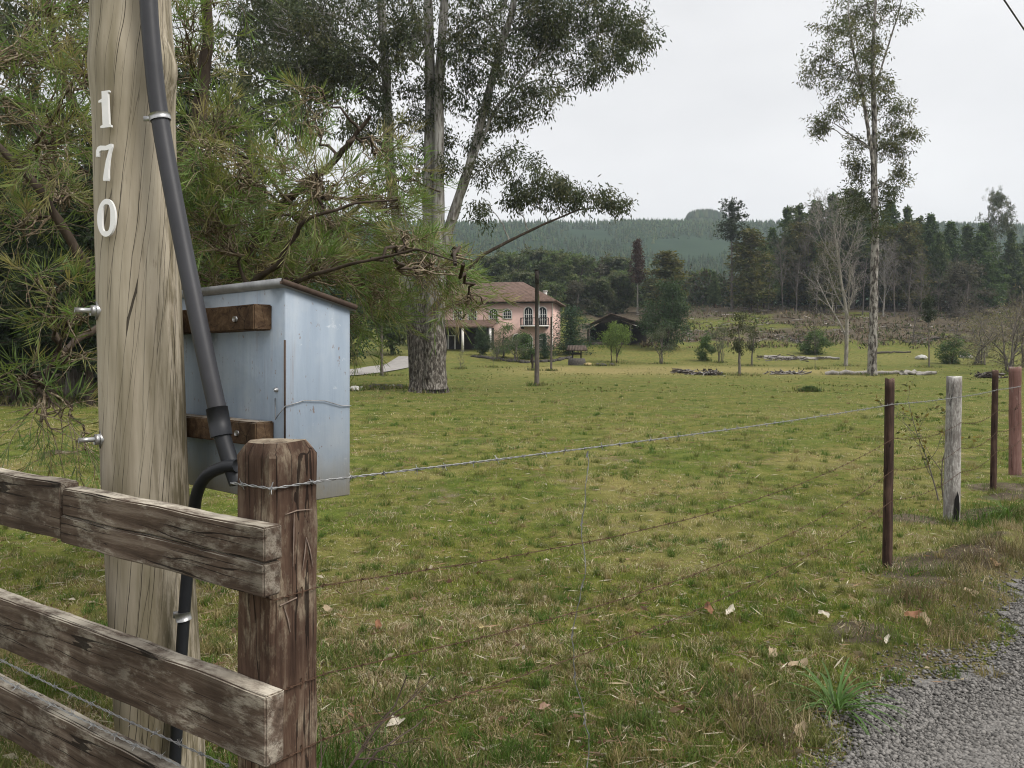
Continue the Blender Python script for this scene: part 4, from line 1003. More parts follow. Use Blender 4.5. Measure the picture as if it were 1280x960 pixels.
def plant_tree(key, name, label, cat, loc, sc=1.0, rz=0.0, group=None, wide=1.0):
    t = thing(name, label, cat, loc, rz, group, (sc*wide, sc*wide, sc))
    for nm, me, mt in PROTO[key]:
        o = bpy.data.objects.new(nm, me); COL.objects.link(o); o.parent = t
    return t
def reg(key, mwmc, bark, leaf=None):
    proto(key, [('trunk', mwmc[0]), ('crown', mwmc[1])], [BK[bark], (BK[bark] if 'bare' in key and 'pine' not in key or key == 'brush' else LF) if leaf is None else leaf])
DK = [(.058,.098,.032),(.080,.115,.040),(.050,.082,.032)]
reg('dark_conifer', conifer(1, 20, 5.2, .14, DK, 34, 6, 11, .80, .34), 'brown')
reg('dark_conifer_b', conifer(2, 20, 4.6, .18, [(.076,.112,.038),(.10,.125,.046),(.060,.092,.036)], 32, 6, 11, .75, .32, jag=.4), 'brown')
reg('sparse_pine', conifer(3, 22, 2.9, .66, [(.030,.042,.022),(.038,.050,.026)], 13, 5, 11, .6, .24, jag=.4, hexp=.30, droop=0), 'grey')
reg('bare_stem_pine', conifer(13, 21, 4.2, .42, [(.062,.092,.036),(.090,.105,.044)], 20, 6, 11, .75, .32, jag=.45, hexp=.5, droop=.1), 'grey')
reg('brown_tree', conifer(4, 17, 3.4, .10, [(.100,.102,.036),(.085,.098,.034),(.120,.108,.042)], 30, 6, 11, .7, .30, droop=.05, hexp=.40), 'brown')
reg('purple_cypress', conifer(5, 16, 1.75, .42, [(.060,.034,.030),(.075,.042,.036)], 28, 6, 12, .5, .2, droop=-.1, hexp=.6), 'pale')
GR = [(.098,.135,.052),(.125,.155,.062),(.080,.112,.046),(.14,.155,.075)]
reg('round_tree', broad(6, 14, 12, GR, 28, .08, 24, 17, .7, .42), 'brown')
reg('round_tree_b', broad(7, 13, 10, [(.072,.096,.046),(.095,.115,.054),(.095,.10,.058)], 28, .05, 24, 17, .7, .42), 'brown')
reg('round_tree_grey', broad(8, 13, 9, [(.075,.072,.050),(.090,.082,.058),(.062,.062,.042)], 24, .1, 22, 13, .6, .3), 'grey')
reg('bare_tree', bare(9, 14, 5, .5, .010, (11,7,6,3)), 'grey')
reg('bare_tree_b', bare(10, 13, 5, .75, .010, (10,7,6,3)), 'grey')
reg('pale_bare', bare(14, 16, 5, .5, .013, (13,8,6,4), .07, .05, .2), 'pale')
reg('brush', bare(11, 5, 5, .95, .010, (14,8,6,4), .2, .02, .03), 'grey')
reg('bush', broad(12, 4.0, 3.6, [(.075,.125,.038),(.095,.14,.045),(.06,.10,.035)], 16, .02, 18, 16, .26, .12, r=.22), 'brown')
reg('dark_bush', conifer(15, 6.6, 2.9, .03, [(.034,.066,.036),(.046,.080,.044)], 22, 7, 13, .28, .09, jag=.2, hexp=.6, droop=.1), 'brown')
reg('twiggy_bush', broad(31, 5.5, 6.0, [(.17,.15,.10),(.21,.19,.125),(.14,.14,.075)], 20, .06, 16, 7, .22, .06, r=.25, multi=5, droop=.1), 'grey')
reg('willow', broad(16, 5.0, 4.6, [(.13,.19,.045),(.155,.205,.055),(.11,.165,.04)], 20, .30, 26, 16, .22, .07, droop=.5, r=.2, multi=3), 'brown')
reg('dark_dense', broad(17, 9, 6.6, [(.042,.072,.032),(.060,.090,.040),(.048,.078,.042)], 26, .05, 24, 17, .32, .15), 'brown')
reg('sapling', broad(18, 5.2, 2.4, [(.060,.070,.032),(.075,.080,.038)], 9, .42, 8, 11, .24, .09, droop=.4, r=.2), 'grey')
reg('grey_shrub', broad(19, 3.4, 2.6, [(.075,.090,.055),(.09,.10,.06)], 12, .25, 8, 9, .16, .05, r=.15, multi=4), 'grey')
reg('palm_shrub', broad(20, 4.5, 3.6, [(.085,.13,.05),(.10,.14,.055)], 12, .15, 14, 14, .55, .05, droop=.9, r=.2), 'brown')
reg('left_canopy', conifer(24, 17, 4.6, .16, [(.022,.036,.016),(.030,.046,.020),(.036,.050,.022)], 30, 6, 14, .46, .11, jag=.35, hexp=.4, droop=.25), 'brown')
reg('eucalypt_small', broad(25, 22, 12, EUC, 30, .28, 26, 26, .36, .13, droop=.7, r=.27, bark='euc'), 'euc')

# ---------------------------------------------------------------- wood behind the house and the cleared slope
def stand(lst, group=None):
    rg = np.random.default_rng(len(lst)*7+1)
    for e in lst:
        key, name, label, px, py, D, hpx = e[:7]; wide = e[7] if len(e) > 7 else 1.0; g = e[8] if len(e) > 8 else group
        b = G(px, D); H = max(v.co.z for v in PROTO[key][1][1].vertices) if key not in HC else HC[key]; HC[key] = H
        top = P(px, py, D)[2]; sc = (top-b[2])/H
        plant_tree(key, name, label, 'shrub' if 'shrub' in name or 'bush' in name or 'weed' in name else 'tree', b, sc, float(rg.uniform(0,6.28)), g, wide)
HC = {}
wood = []
rg = np.random.default_rng(77)
# behind the pink house and the shed: rounded broadleaf trees
lab_b = 'rounded olive-green tree in the mass behind the pink house and shed'
for px, py, D, key in [(590,322,172,'round_tree'),(612,316,180,'round_tree_b'),(640,312,176,'round_tree'),(668,310,182,'round_tree_b'),(695,309,178,'round_tree'),(720,312,172,'round_tree'),(742,318,176,'round_tree_grey'),(765,322,180,'round_tree_b'),(650,338,150,'round_tree_b'),(690,345,148,'round_tree'),(720,345,150,'round_tree_grey'),(745,345,152,'round_tree_b'),(770,345,155,'round_tree_b'),(560,330,165,'round_tree_b'),(535,325,170,'round_tree'),(500,325,170,'round_tree_b'),(460,322,168,'round_tree'),(778,338,165,'round_tree')]:
    py += rg.uniform(-7,5)
    stand([(key,'broadleaf_tree',lab_b,px,py,D,0,1.15,'broadleaf wood behind the house')])
stand([('purple_cypress','cypress_tree','slim purplish-brown conifer with a bare pale lower trunk',797,297,152,0),
       ('brown_tree','conifer_tree','broad olive-brown tree just beyond the dark shed tree',832,312,150,0,1.9),
       ('round_tree','broadleaf_tree','hazy green tree in the gap between the olive-brown tree and the tall tufted pine',875,332,185,0),
       ('dark_conifer_b','conifer_tree','small dark conifer low in the gap before the tall tufted pine',893,338,170,0),
       ('sparse_pine','pine_tree','tall thin pine with a small tufted top and long bare trunk',915,246,158,0,1.0),
       ('brown_tree','conifer_tree','yellowish-brown tree beside the tall tufted pine',938,284,158,0,1.5),
       ('bare_stem_pine','pine_tree','dark pine standing directly behind the pale leaning bare tree',1065,232,165,0,1.3),
       ('eucalypt_small','eucalyptus_tree','airy grey eucalyptus rising above the wood near the far edge',1247,230,172,0,.62),
       ('pale_bare','bare_tree','pale bare-branched tree with a leaning trunk on the cleared slope',1057,236,80,0,1.0)])
lab_c = 'dark green conifer in the wood beyond the cleared slope'
for px, py, D, key in [(965,272,172,'dark_conifer'),(985,262,178,'dark_conifer_b'),(1000,258,172,'bare_stem_pine'),(1020,256,176,'dark_conifer'),(1042,252,174,'dark_conifer_b'),(1112,262,170,'dark_conifer'),(1135,268,176,'dark_conifer_b'),(1150,262,172,'bare_stem_pine'),(1163,256,168,'dark_conifer'),(1188,266,170,'dark_conifer'),(1210,276,174,'dark_conifer_b'),(1230,285,168,'dark_conifer'),(1265,300,170,'dark_conifer_b'),(1290,290,172,'dark_conifer'),(1320,285,170,'dark_conifer_b'),(1080,262,178,'dark_conifer'),(1098,270,172,'dark_conifer_b'),(955,300,165,'dark_conifer_b'),(1175,290,160,'dark_conifer_b'),(1225,300,158,'dark_conifer'),(1350,280,172,'dark_conifer'),(1025,285,163,'dark_conifer_b')]:
    py += rg.uniform(-16,12)
    stand([(key,'conifer_tree',lab_c,px,py,D,0,rg.uniform(.75,1.25),'conifers beyond the clearing')])
lab_g = 'bare grey leafless tree at the front edge of the conifer wood'
for px, py, D, key in [(978,290,160,'bare_tree'),(995,300,156,'bare_tree_b'),(1012,262,165,'bare_tree'),(1030,240,168,'pale_bare'),(1045,258,160,'bare_tree'),(1078,296,154,'bare_tree_b'),(1104,300,152,'pale_bare'),(1118,296,150,'bare_tree'),(1135,305,155,'bare_tree_b'),(1152,315,150,'bare_tree'),(1172,325,150,'bare_tree_b'),(1195,318,155,'bare_tree'),(1210,330,150,'bare_tree_b'),(960,315,158,'bare_tree_b'),(947,330,160,'bare_tree'),(1060,320,150,'bare_tree_b'),(1020,318,152,'bare_tree_b')]:
    stand([(key,'bare_tree',lab_g,px,py,D,0,rg.uniform(.8,1.1),'bare trees at the edge of the wood')])
lab_w = 'yellowish-brown foliage tree among the bare grey trunks at the wood edge'
for px, py, D in [(1000,275,168),(1135,275,160),(1112,280,162),(1030,300,158)]:
    stand([('brown_tree','conifer_tree',lab_w,px,py,D,0,1.2,'brown trees at the edge of the wood')])
stand([('round_tree_grey','broadleaf_tree','reddish-grey rounded tree at the wood edge below the airy eucalyptus',1205,322,148,0,1.2),
       ('brush','shrub','large grey-brown leafless thicket behind the thin dark stake tree',1195,345,118,0,1.0),
       ('brush','shrub','tangled yellow-grey bare bush overhanging the pasture beside the fence line',1262,340,62,0,1.0),
       ('brush','shrub','second tangled bare bush beyond the fence line, just outside the wood',1300,330,66,0,1.0),
       ('twiggy_bush','shrub','yellowish-grey twiggy bush at the edge of the pasture, closest to the fence line',1262,352,64,0,1.0),
       ('twiggy_bush','shrub','wide pale twiggy bush beside the reddish bare bush',1222,372,84,0,1.2),
       ('twiggy_bush','shrub','tall pale twiggy bush behind the faded red post',1290,335,78,0,1.0),
       ('brush','shrub','low reddish bare bush under the grey thicket',1235,365,95,0,1.0),
       ('brush','shrub','bare spreading bush in front of the tall lone eucalyptus wood edge',1140,345,112,0,1.0),
       ('brush','shrub','pale grey-green twiggy bush behind the yellow-grey tangled bush',1225,368,90,0,1.1)])

# ---------------------------------------------------------------- pasture trees and garden
stand([('dark_dense','broadleaf_tree','dense dark green tree standing over the end of the open shed',832,342,104,0,1.05),
       ('willow','small_tree','bright yellow-green round little tree in front of the shed',769,400,90,0,.95),
       ('grey_shrub','small_tree','small grey sparse-leaved fruit tree between the shed and the dark tree',827,402,88,0,1.0),
       ('dark_bush','conifer_bush','dense dark bushy conifer at the corner of the pink house',712,380,99,0,1.55),
       ('dark_bush','conifer_bush','small dark round conifer below the house balcony',681,414,94,0,1.2),
       ('bush','garden_bush','bright green garden bush before the arched ground floor window',655,411,93,0,1.1),
       ('palm_shrub','garden_bush','feathery drooping green shrub before the middle of the house',629,400,94,0,1.2),
       ('dark_dense','garden_bush','dark green shrub against the house porch',604,404,98,0,.9),
       ('grey_shrub','garden_bush','greyish leafless-looking shrub on the stone border of the garden',645,417,90,0,1.4),
       ('grey_shrub','garden_bush','low grey shrub at the porch end of the stone border',622,420,91,0,1.2),
       ('bare_tree_b','small_tree','tiny dark bare tree standing on the lawn before the stone border',617,432,78,0,.8),
       ('brush','dead_shrub','round fuzzy brown dead shrub on a short stump in the lawn',575,431,74,0,.75),
       ('bush','garden_bush','yellow-green round bush at the bottom of the cleared slope',882,414,92,0,.85),
       ('grey_shrub','garden_bush','brownish shrub between the yellow-green bush and the thin sapling',900,402,90,0,.9),
       ('sapling','sapling','thin straight sapling with sparse grey-green leaves in the pasture',925,388,61,0,.9),
       ('sapling','sapling','second sapling before the brush piles, brown and nearly leafless',940,404,84,0,.9),
       ('bare_tree','sapling','slender bare grey sapling close before the leaning pale tree',1019,385,74,0,.5),
       ('bare_tree_b','sapling','bare crooked sapling leaning between the pale tree and the lone eucalyptus',1057,398,64,0,.5),
       ('sparse_pine','sapling','thin dark conifer sapling with a bare stem before the grey thicket',1161,368,78,0,.8),
       ('bush','weed_clump','low dark green clump of weeds alone in the open pasture',1012,481,40,0,4.2),
       ('bush','low_shrub','low green bush on the slope beside the leaning pale tree',1020,408,100,0,1.5),
       ('bush','low_shrub','low green shrub under the tangled bare bush',1190,418,88,0,1.3)])
# leafy sapling behind the lichened post
rng = np.random.default_rng(91); D = 9.0; b = G(1180, D); t = thing('leafy_sapling', 'thin sapling with a few yellowish leaves directly behind the grey lichened post', 'sapling', b); mt = MB(); mc = MB(); an = []
C = dict(segs=(8,6,4), wig=(.08,.14,.2), trop=(.03,.04,.02), tip=(.3,.4,.4), sides=(5,4,3), max=2, kids=(7,3), t0=(.2,.2), ang=(.7,.7), ratio=(.5,.5), rr=(.6,.6), rmin=.0016, sh=.4)
for q in range(2): grow([mt, mt], an, A([q*.05-.05,0,-.05]), nrm(A([q*.18-.16,.05,1])), 1.25-.25*q, .009, 0, C, rng)
pa = A([a for a, _ in an]); da = A([d for _, d in an]); kk = rng.random(len(pa)) < .7
foliate(mc, pa[kk], da[kk], 2, .012, .06, .024, [(.10,.10,.035),(.20,.15,.05),(.13,.10,.045),(.07,.09,.03)], rng, .2)
mt.build('stem', BK['grey'], t); mc.build('leaves', LF, t, False)

# ---------------------------------------------------------------- wood on the left
lab_l = 'tall dark conifer in the gloomy wood behind the pole and needle-leaved tree'
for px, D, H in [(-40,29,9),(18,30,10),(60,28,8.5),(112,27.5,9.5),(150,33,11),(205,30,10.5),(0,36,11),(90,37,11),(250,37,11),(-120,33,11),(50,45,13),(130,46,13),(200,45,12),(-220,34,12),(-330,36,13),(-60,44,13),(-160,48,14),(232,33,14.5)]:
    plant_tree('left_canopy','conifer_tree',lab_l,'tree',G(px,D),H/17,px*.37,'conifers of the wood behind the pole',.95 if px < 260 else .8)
stand([('eucalypt_small','eucalyptus_tree','broad eucalyptus crown at the outer edge of the wood behind the pole',-30,-40,44,0,.8),
       ('eucalypt_small','eucalyptus_tree','tall pale-trunked eucalyptus partly hidden by the timber pole',92,-120,34,0,.75),
       ('eucalypt_small','eucalyptus_tree','tall eucalyptus with dark airy crown above the needle-leaved tree',350,-60,52,0,.8),
       ('bare_stem_pine','pine_tree','slim small-trunked tree at the bend of the driveway',477,300,62,0,.9),
       ('dark_dense','broadleaf_tree','dark bushy tree over the driveway behind the needle-leaved tree',420,330,86,0,1.3),
       ('dark_dense','broadleaf_tree','dark bushy tree farther along the drive toward the wood',350,320,90,0,1.3),
       ('round_tree','broadleaf_tree','green rounded tree between the drive and the pink house',490,335,98,0,.8),
       ('dark_dense','broadleaf_tree','dark low tree at the near side of the wood on the drive',280,330,84,0,1.4)])

# ---------------------------------------------------------------- plantation on the far hill
def hill_forest():
    rng = np.random.default_rng(8); m = MB(); n = 22000
    y = rng.uniform(380,905,n); px = rng.uniform(120,1600,n); x = (px-640)/F*y
    z = height(x, y); keep = fbm(x/70, y/70, 61, 3) > .33; x, y, z = x[keep], y[keep], z[keep]
    cop = (np.abs(x-216) < 21) & (y > 870)
    xx = rng.uniform(197,236,420); yy = rng.uniform(880,905,420); x = np.concatenate([x,xx]); y = np.concatenate([y,yy]); z = np.concatenate([z,height(xx,yy)]); big = np.concatenate([np.zeros(len(keep[keep])),np.ones(420)])
    n = len(x); H = rng.uniform(4,7.5,n)*(1-big)+big*rng.uniform(21,25,n)*(1-.12*((x-216)/19)**2*big); Rr = H*rng.uniform(.16,.26,n)+big*1.5
    sd = 5; th = np.arange(sd)*2*math.pi/sd; f = A([[j,(j+1)%sd,sd] for j in range(sd)])
    for lo, hi, rk in ((.0,.55,1.0),(.3,.8,.75),(.55,1.0,.5)):
        r = (Rr*rk)[:,None]*rng.uniform(.6,1.3,(n,sd)); a = th[None]+rng.uniform(0,6.28,(n,1))
        rk2 = np.where(big > 0, 1.25, 1)[:,None]
        ring = np.stack([x[:,None]+np.cos(a)*r*rk2, y[:,None]+np.sin(a)*r*rk2, (z+H*lo)[:,None]+rng.uniform(-.5,.5,(n,sd))],-1)
        ap = np.stack([x, y, z+H*hi],-1)[:,None,:]; V = np.concatenate([ring, ap],1)
        c = A([(.026,.050,.020),(.038,.060,.024),(.020,.040,.018),(.050,.064,.028)])[rng.integers(0,4,n)]*rng.uniform(.6,1.35,(n,1))*(.6+.9*fbm(x/60,y/60,70,3))[:,None]
        m.add(V.reshape(-1,3), (f[None]+6*np.arange(n)[:,None,None]).reshape(-1,3), np.repeat(c, 6, 0))
    return m
tag(hill_forest().build('hillside_forest', mat_col('conifer_green', .95, .1), None, False), 'far-off plantation forest covering the long blue-green hill', 'forest', kind='stuff')
# ================================================================ HOUSE, SHED AND YARD
M['pink'] = mat_simple('pink_render', (.64,.44,.385), .9, 0, .10, 1.2, .15)
M['trim'] = mat_simple('white_trim', (.72,.70,.66), .7, 0, .06, 4)
M['glass'] = mat_simple('dark_glass', (.020,.024,.028), .12, 0, .2, 2, .5)
M['dark'] = mat_simple('dark_timber_and_shade', (.030,.024,.020), .9, 0, .3, 6)  # dark timber parts, and the painted shade under the porch
def tile_mat(name, c1, c2, c3):
    t = NT(name); v = t.coord(); n = t.noise(v, 2.2, 5, .7); w = t.n('ShaderNodeTexWave'); w.inputs['Scale'].default_value = 1.9; w.inputs['Distortion'].default_value = .6; t.l(v, w.inputs['Vector'])
    c = t.ramp(n, [(.3,c1),(.55,c2),(.8,c3)]); c = t.mix(.55, c, t.ramp(w.outputs['Fac'], [(.0,.55),(.6,1.15)]), 'MULTIPLY'); t.principled(c, .9, 0, .2, t.bump(w.outputs['Fac'], .8, .08)); return t.m
M['tiles'] = tile_mat('clay_roof_tiles', (.090,.058,.045), (.165,.108,.084), (.23,.16,.13))
M['oldtiles'] = tile_mat('weathered_roof_tiles', (.055,.040,.032), (.11,.082,.065), (.19,.15,.12))
M['stone'] = mat_simple('field_stone', (.08,.072,.064), .95, 0, .5, 7, .2, .6)
M['logwood'] = mat_simple('bleached_log', (.27,.25,.23), .9, 0, .6, 5, .2, .6, (1,6,6))
M['oldpole'] = mat_bark('old_pole_wood', [(.3,(.05,.042,.036)),(.6,(.10,.085,.072)),(.8,(.15,.13,.11))])

def arch(w, h, n=10):
    pts = [(-w/2,0),(w/2,0),(w/2,h-w/2)]
    pts += [(math.cos(a)*w/2, h-w/2+math.sin(a)*w/2) for a in np.linspace(0,math.pi,n)[1:]]
    return pts
def window(parent, x, z, w, h, y=0, bars=True):
    f = MB(); o = arch(w+.27, h+.25); i = arch(w, h); k = len(o)
    O = A([(x+a, y-.07, z-.14+b) for a, b in o]); I = A([(x+a, y-.07, z+b) for a, b in i]); O2 = O+A([0,.10,0]); I2 = I+A([0,.10,0])
    j = np.arange(k); q = (j+1)%k
    f.add(np.concatenate([O,I,O2,I2]), [np.stack([j,q,k+q,k+j],-1), np.stack([j+2*k,q+2*k,q,j],-1), np.stack([k+j,k+q,3*k+q,3*k+j],-1)])
    win = f.build('window', M['trim'], parent, False)
    p = MB(); p.add(A([(x+a, y-.015, z+b) for a, b in i]), A([list(range(k))])); p.build('pane', M['glass'], win, False)
    if bars:
        b = MB(); b.box((x, y-.03, z+h*.46), (.08,.03,h*.92))
        for e in (.3,.6): b.box((x, y-.028, z+h*e), (w,.025,.05))
        for s in (-.25,.25): b.box((x+s*w, y-.029, z+h*.42), (.04,.024,h*.84))
        b.build('glazing_bars', M['trim'], win, False)
hb = G(690, 104); th = math.radians(-10)
hz0 = hb[2]-.15
house = thing('pink_house', 'pink two-storey house with tiled hip roof, white arched windows and a small balcony', 'house', (hb[0], hb[1], hz0), th)
Wd, Dp, Hh = 17.0, 9.5, CAMZ+(HOR-376)/F*104-hz0
m = MB(); m.box((-Wd/2, Dp/2, Hh/2-.5), (Wd, Dp, Hh+1)); m.build('wall', M['pink'], house, False)
ov = .75; rt = 3.0
m = MB(); e = A([(-Wd-ov,-ov,Hh),(ov,-ov,Hh),(ov,Dp+ov,Hh),(-Wd-ov,Dp+ov,Hh)]); rd = A([(-Wd+4.3,Dp/2,Hh+rt),(-4.6,Dp/2,Hh+rt)])
V = np.concatenate([e, rd, e-A([0,0,.16])])
m.add(V, [A([[0,1,5,4],[2,3,4,5],[6,9,8,7],[0,6,7,1],[1,7,8,2],[2,8,9,3],[3,9,6,0]]), A([[1,2,5],[3,0,4]])])
roof = m.build('roof', M['tiles'], house, False)
m = MB(); m.box((-1.6, 5.4, Hh+1.35), (.45,.45,.7)); m.box((-1.6,5.4,Hh+1.73), (.62,.62,.10)); m.build('chimney', M['trim'], roof, False)
m = MB(); m.box((-Wd/2, -.36, Hh-.2), (Wd+.3,.6,.12)); m.build('eaves', M['dark'], house, False)
up = Hh-2.75
for x, w, h, dz in ((-15.3,1.0,1.7,.1),(-12.6,1.0,1.7,.1),(-10.6,1.05,1.75,.1),(-7.75,1.05,1.75,0),(-5.9,1.0,1.15,.55)): window(house, x, up+dz, w, h)
for x in (-3.1,-1.25): window(house, x, up-.45, 1.0, 2.4)
for x, w, h in ((-1.3,1.05,1.75),(-4.6,1.05,1.75),(-3.1,1.0,1.6)): window(house, x, .55, w, h)
bal = MB(); bal.box((-2.2, -.55, up-.55), (3.7,1.05,.16)); bo = bal.build('balcony', M['trim'], house, False)
rl = MB()
for x in np.linspace(-4.0,-.4,19): rl.tube([(x,-1.03,up-.47),(x,-1.03,up+.5)], .025, 5)
for z in (up+.5, up-.42): rl.tube([(-4.03,-1.03,z),(-.37,-1.03,z)], .045, 5)
for x in (-4.0,-.4):
    for y in (-.7,-.35): rl.tube([(x,y,up-.47),(x,y,up+.5)], .025, 5)
    rl.tube([(x,-1.03,up+.5),(x,-.05,up+.5)], .045, 5)
rl.build('railing', M['dark'], bo)
cb = MB()
for x in (-3.8,-.6): cb.box((x,-.5,up-.75), (.25,.85,.24))
cb.build('brackets', M['dark'], bo, False)
# porch in front of the far half
px0, px1, pd, ph = -17.5, -7.2, 3.2, Hh-3.35
m = MB(); V = A([(px0,-pd,ph),(px1,-pd,ph),(px1,.05,ph+1.0),(px0,.05,ph+1.0)]); m.add(np.concatenate([V, V-A([0,0,.16])]), A([[0,1,2,3],[7,6,5,4],[4,5,1,0],[5,6,2,1],[7,4,0,3]])); m.build('porch_roof', M['tiles'], house, False)
for x in (-17.2,-14.3,-11.2,-7.6):
    m = MB(); m.box((x,-pd+.25,ph/2-.1), (.28,.28,ph-.1)); m.build('porch_post', M['trim'], house, False)
m = MB(); m.box((-12.4,-.03,ph/2), (9.4,.05,ph-.25)); m.build('porch_shade_sheet', M['dark'], house, False)  # dark sheet over the pink wall, standing in for shade under the porch
m = MB(); m.box((-13.4,-.10,1.15), (1.1,.08,2.2)); dr = m.build('door', M['trim'], house, False)
m = MB(); m.box((-13.4,-.15,1.15), (.7,.04,1.9)); m.build('door_panel', M['dark'], dr, False)
m = MB(); m.tube([(.05,-.05,.3),(.05,-.05,Hh-.3)], .05, 6); m.build('drainpipe', M['trim'], house)

# open shed
sb = G(736, 110); sh = thing('open_shed', 'low open-fronted dark shed with a sagging weathered tile roof', 'shed', (sb[0], sb[1], sb[2]-.1), math.radians(-6))
SW, SD, e1, pk, e2 = 5.6, 7.0, 3.2, 4.9, 2.9
m = MB()
prof = [(-.5,2.75),(3.0,4.55),(9.1,2.55)]
V = []; 
for (x, z) in prof: V += [(x,-.5,z),(x,SD,z)]
V = A(V); V2 = V-A([0,0,.16]); q = A([[0,2,3,1],[2,4,5,3]]); m.add(np.concatenate([V,V2]), [q, q[:,::-1]+6, A([[0,6,8,2],[2,8,10,4],[0,1,7,6],[4,10,11,5]])]); m.build('roof', M['oldtiles'], sh, False)
m = MB(); m.box((4.0,SD-.3,1.1), (8.6,.2,2.9)); m.add(A([(-.2,SD-.4,2.4),(8.6,SD-.4,2.4),(3.0,SD-.4,4.4)]), A([[0,1,2]])); m.box((.1,SD/2,1.3), (.2,SD-1,2.7)); m.build('wall', M['dark'], sh, False)
for x, h in ((.05,2.75),(5.7,3.4),(8.6,2.4)):
    m = MB(); m.box((x,-.1,h/2-.2), (.17,.17,h)); m.build('post', M['oldpole'], sh, False)
m = MB(); m.box((2.9,0.2,.25), (5.2,.14,.7)); m.build('low_wall', M['oldpole'], sh, False)
m = MB(); m.tube([(.0,-.12,2.75),(3.0,-.12,4.3),(8.9,-.12,2.5)], .11, 6); m.build('front_rafter', M['oldpole'], sh)
m = MB(); m.add(A([(.1,-.05,3.0),(5.7,-.05,3.65),(3.0,-.05,4.35)]), A([[0,1,2]])); m.build('gable', M['dark'], sh, False)

# garden well
wb = G(721, 86); wl = thing('garden_well', 'little round stone garden well with a tiled roof on two posts', 'well', wb)
m = MB(); n = 24; a = np.arange(n)*2*math.pi/n; rr = [.92,.95,.90,.72,.72]; zz = [-.2,.35,.74,.76,.1]; V = A([[(math.cos(t)*r, math.sin(t)*r, z) for t in a] for r, z in zip(rr, zz)]); i = np.arange(4)[:,None]*n; j = np.arange(n)[None]; k = (j+1)%n
m.add(V.reshape(-1,3), np.stack([i+j,i+k,i+n+k,i+n+j],-1).reshape(-1,4)); m.build('stone_ring', M['stone'], wl, False)
for x in (-.45,.45):
    m = MB(); m.box((x,0,1.1), (.13,.13,1.5)); m.build('post', M['dark'], wl, False)
m = MB(); m.tube([(-.5,0,1.25),(.5,0,1.25)], .10, 8); m.build('windlass', M['dark'], wl)
m = MB(); V = A([(-1.1,-.65,1.66),(1.1,-.65,1.66),(.95,0,2.15),(-.95,0,2.15),(-1.1,.65,1.66),(1.1,.65,1.66)]); m.add(np.concatenate([V, V-A([0,0,.1])]), A([[0,1,2,3],[3,2,5,4],[6,9,8,7],[9,10,11,8],[0,6,7,1],[4,5,11,10],[0,3,9,6],[3,4,10,9],[1,7,8,2],[2,8,11,5]])); m.build('roof', M['oldtiles'], wl, False)

# poles in the pasture
def mid_pole(px, D, top, r, label, arm):
    b = G(px, D); h = P(px, top, D)[2]-b[2]; t = thing('utility_pole', label, 'utility pole', b); m = MB(); m.tube([(0,0,-.3),(.02,0,h*.5),(.0,0,h)], [r,r*.85,r*.7], 10); m.build('shaft', M['oldpole'], t)
    if arm:
        m = MB(); m.box((0,-r,h-.5), (.24,.10,.75)); m.build('insulator_rack', M['dark'], t, False)
        m = MB(); m.tube([(.12,-.12,h*.58),(.12,-.12,h*.78)], .04, 6); m.build('service_pipe', M['steel'], t)
    return t
mid_pole(671, 48.5, 337, .155, 'dark weathered utility pole standing in the pasture before the pink house', True)
mid_pole(689, 70, 396, .10, 'shorter thin pale pole farther off beside the taller utility pole', False)
b = G(665.5, 70); t = thing('iron_stand', 'small dark iron stand with a side arm beside the weathered utility pole', 'iron stand', b)
m = MB(); m.tube([(0,0,-.1),(.02,0,.55),(-.05,0,1.05),(-.02,0,1.45)], [.09,.10,.13,.07], 8); m.build('stem', M['dark'], t)
m = MB(); m.tube([(0,0,.8),(.2,0,.75),(.38,0,1.05)], [.06,.05,.04], 6); m.build('side_arm', M['dark'], t)

# driveway and the stone border
def ribbon(pts, w, dz, mat, name, n=60):
    q = bez_pts(pts, n); tg = nrm(np.gradient(q, axis=0)); sd = np.stack([-tg[:,1], tg[:,0]],-1); m = MB(); cols = 9; V = []
    for c in np.linspace(-.5,.5,cols):
        x = q[:,0]+sd[:,0]*w*c; y = q[:,1]+sd[:,1]*w*c; V.append(np.stack([x,y,height(x,y)+dz],-1))
    V = np.stack(V,1).reshape(-1,3); i, j = np.meshgrid(np.arange(n-1), np.arange(cols-1)); a = (i*cols+j).ravel(); m.add(V, np.stack([a,a+1,a+cols+1,a+cols],1)); return tag(m.build(name, mat), kind='structure')
t_ = NT('drive_gravel'); t_.principled(t_.ramp(t_.noise(t_.coord(), 1.6, 6, .7), [(.3,(.22,.205,.19)),(.7,(.36,.34,.32))]), .95, 0, .1)
ribbon([G(520,96),G(500,84),G(470,72),G(420,62),G(340,55),G(200,50)], 4.2, .08, t_.m, 'driveway')
def stone_row(pts, n, label, seed):
    rng = np.random.default_rng(seed); q = bez_pts(pts, n); m = MB()
    for p in q:
        s = rng.uniform(.18,.38); x, y = p[0]+rng.normal(0,.1), p[1]+rng.normal(0,.15); m.box((x,y,hz(x,y)+s*.3), (s*1.5,s,s), [[math.cos(s*9),-math.sin(s*9),0],[math.sin(s*9),math.cos(s*9),0],[0,0,1]])
    return tag(m.build('stone_border', M['stone'], None, False), label, 'stone edging')
stone_row([G(592,96),G(620,92),G(655,89),G(690,91),G(712,95)], 60, 'low curved field-stone border in front of the house garden', 3)
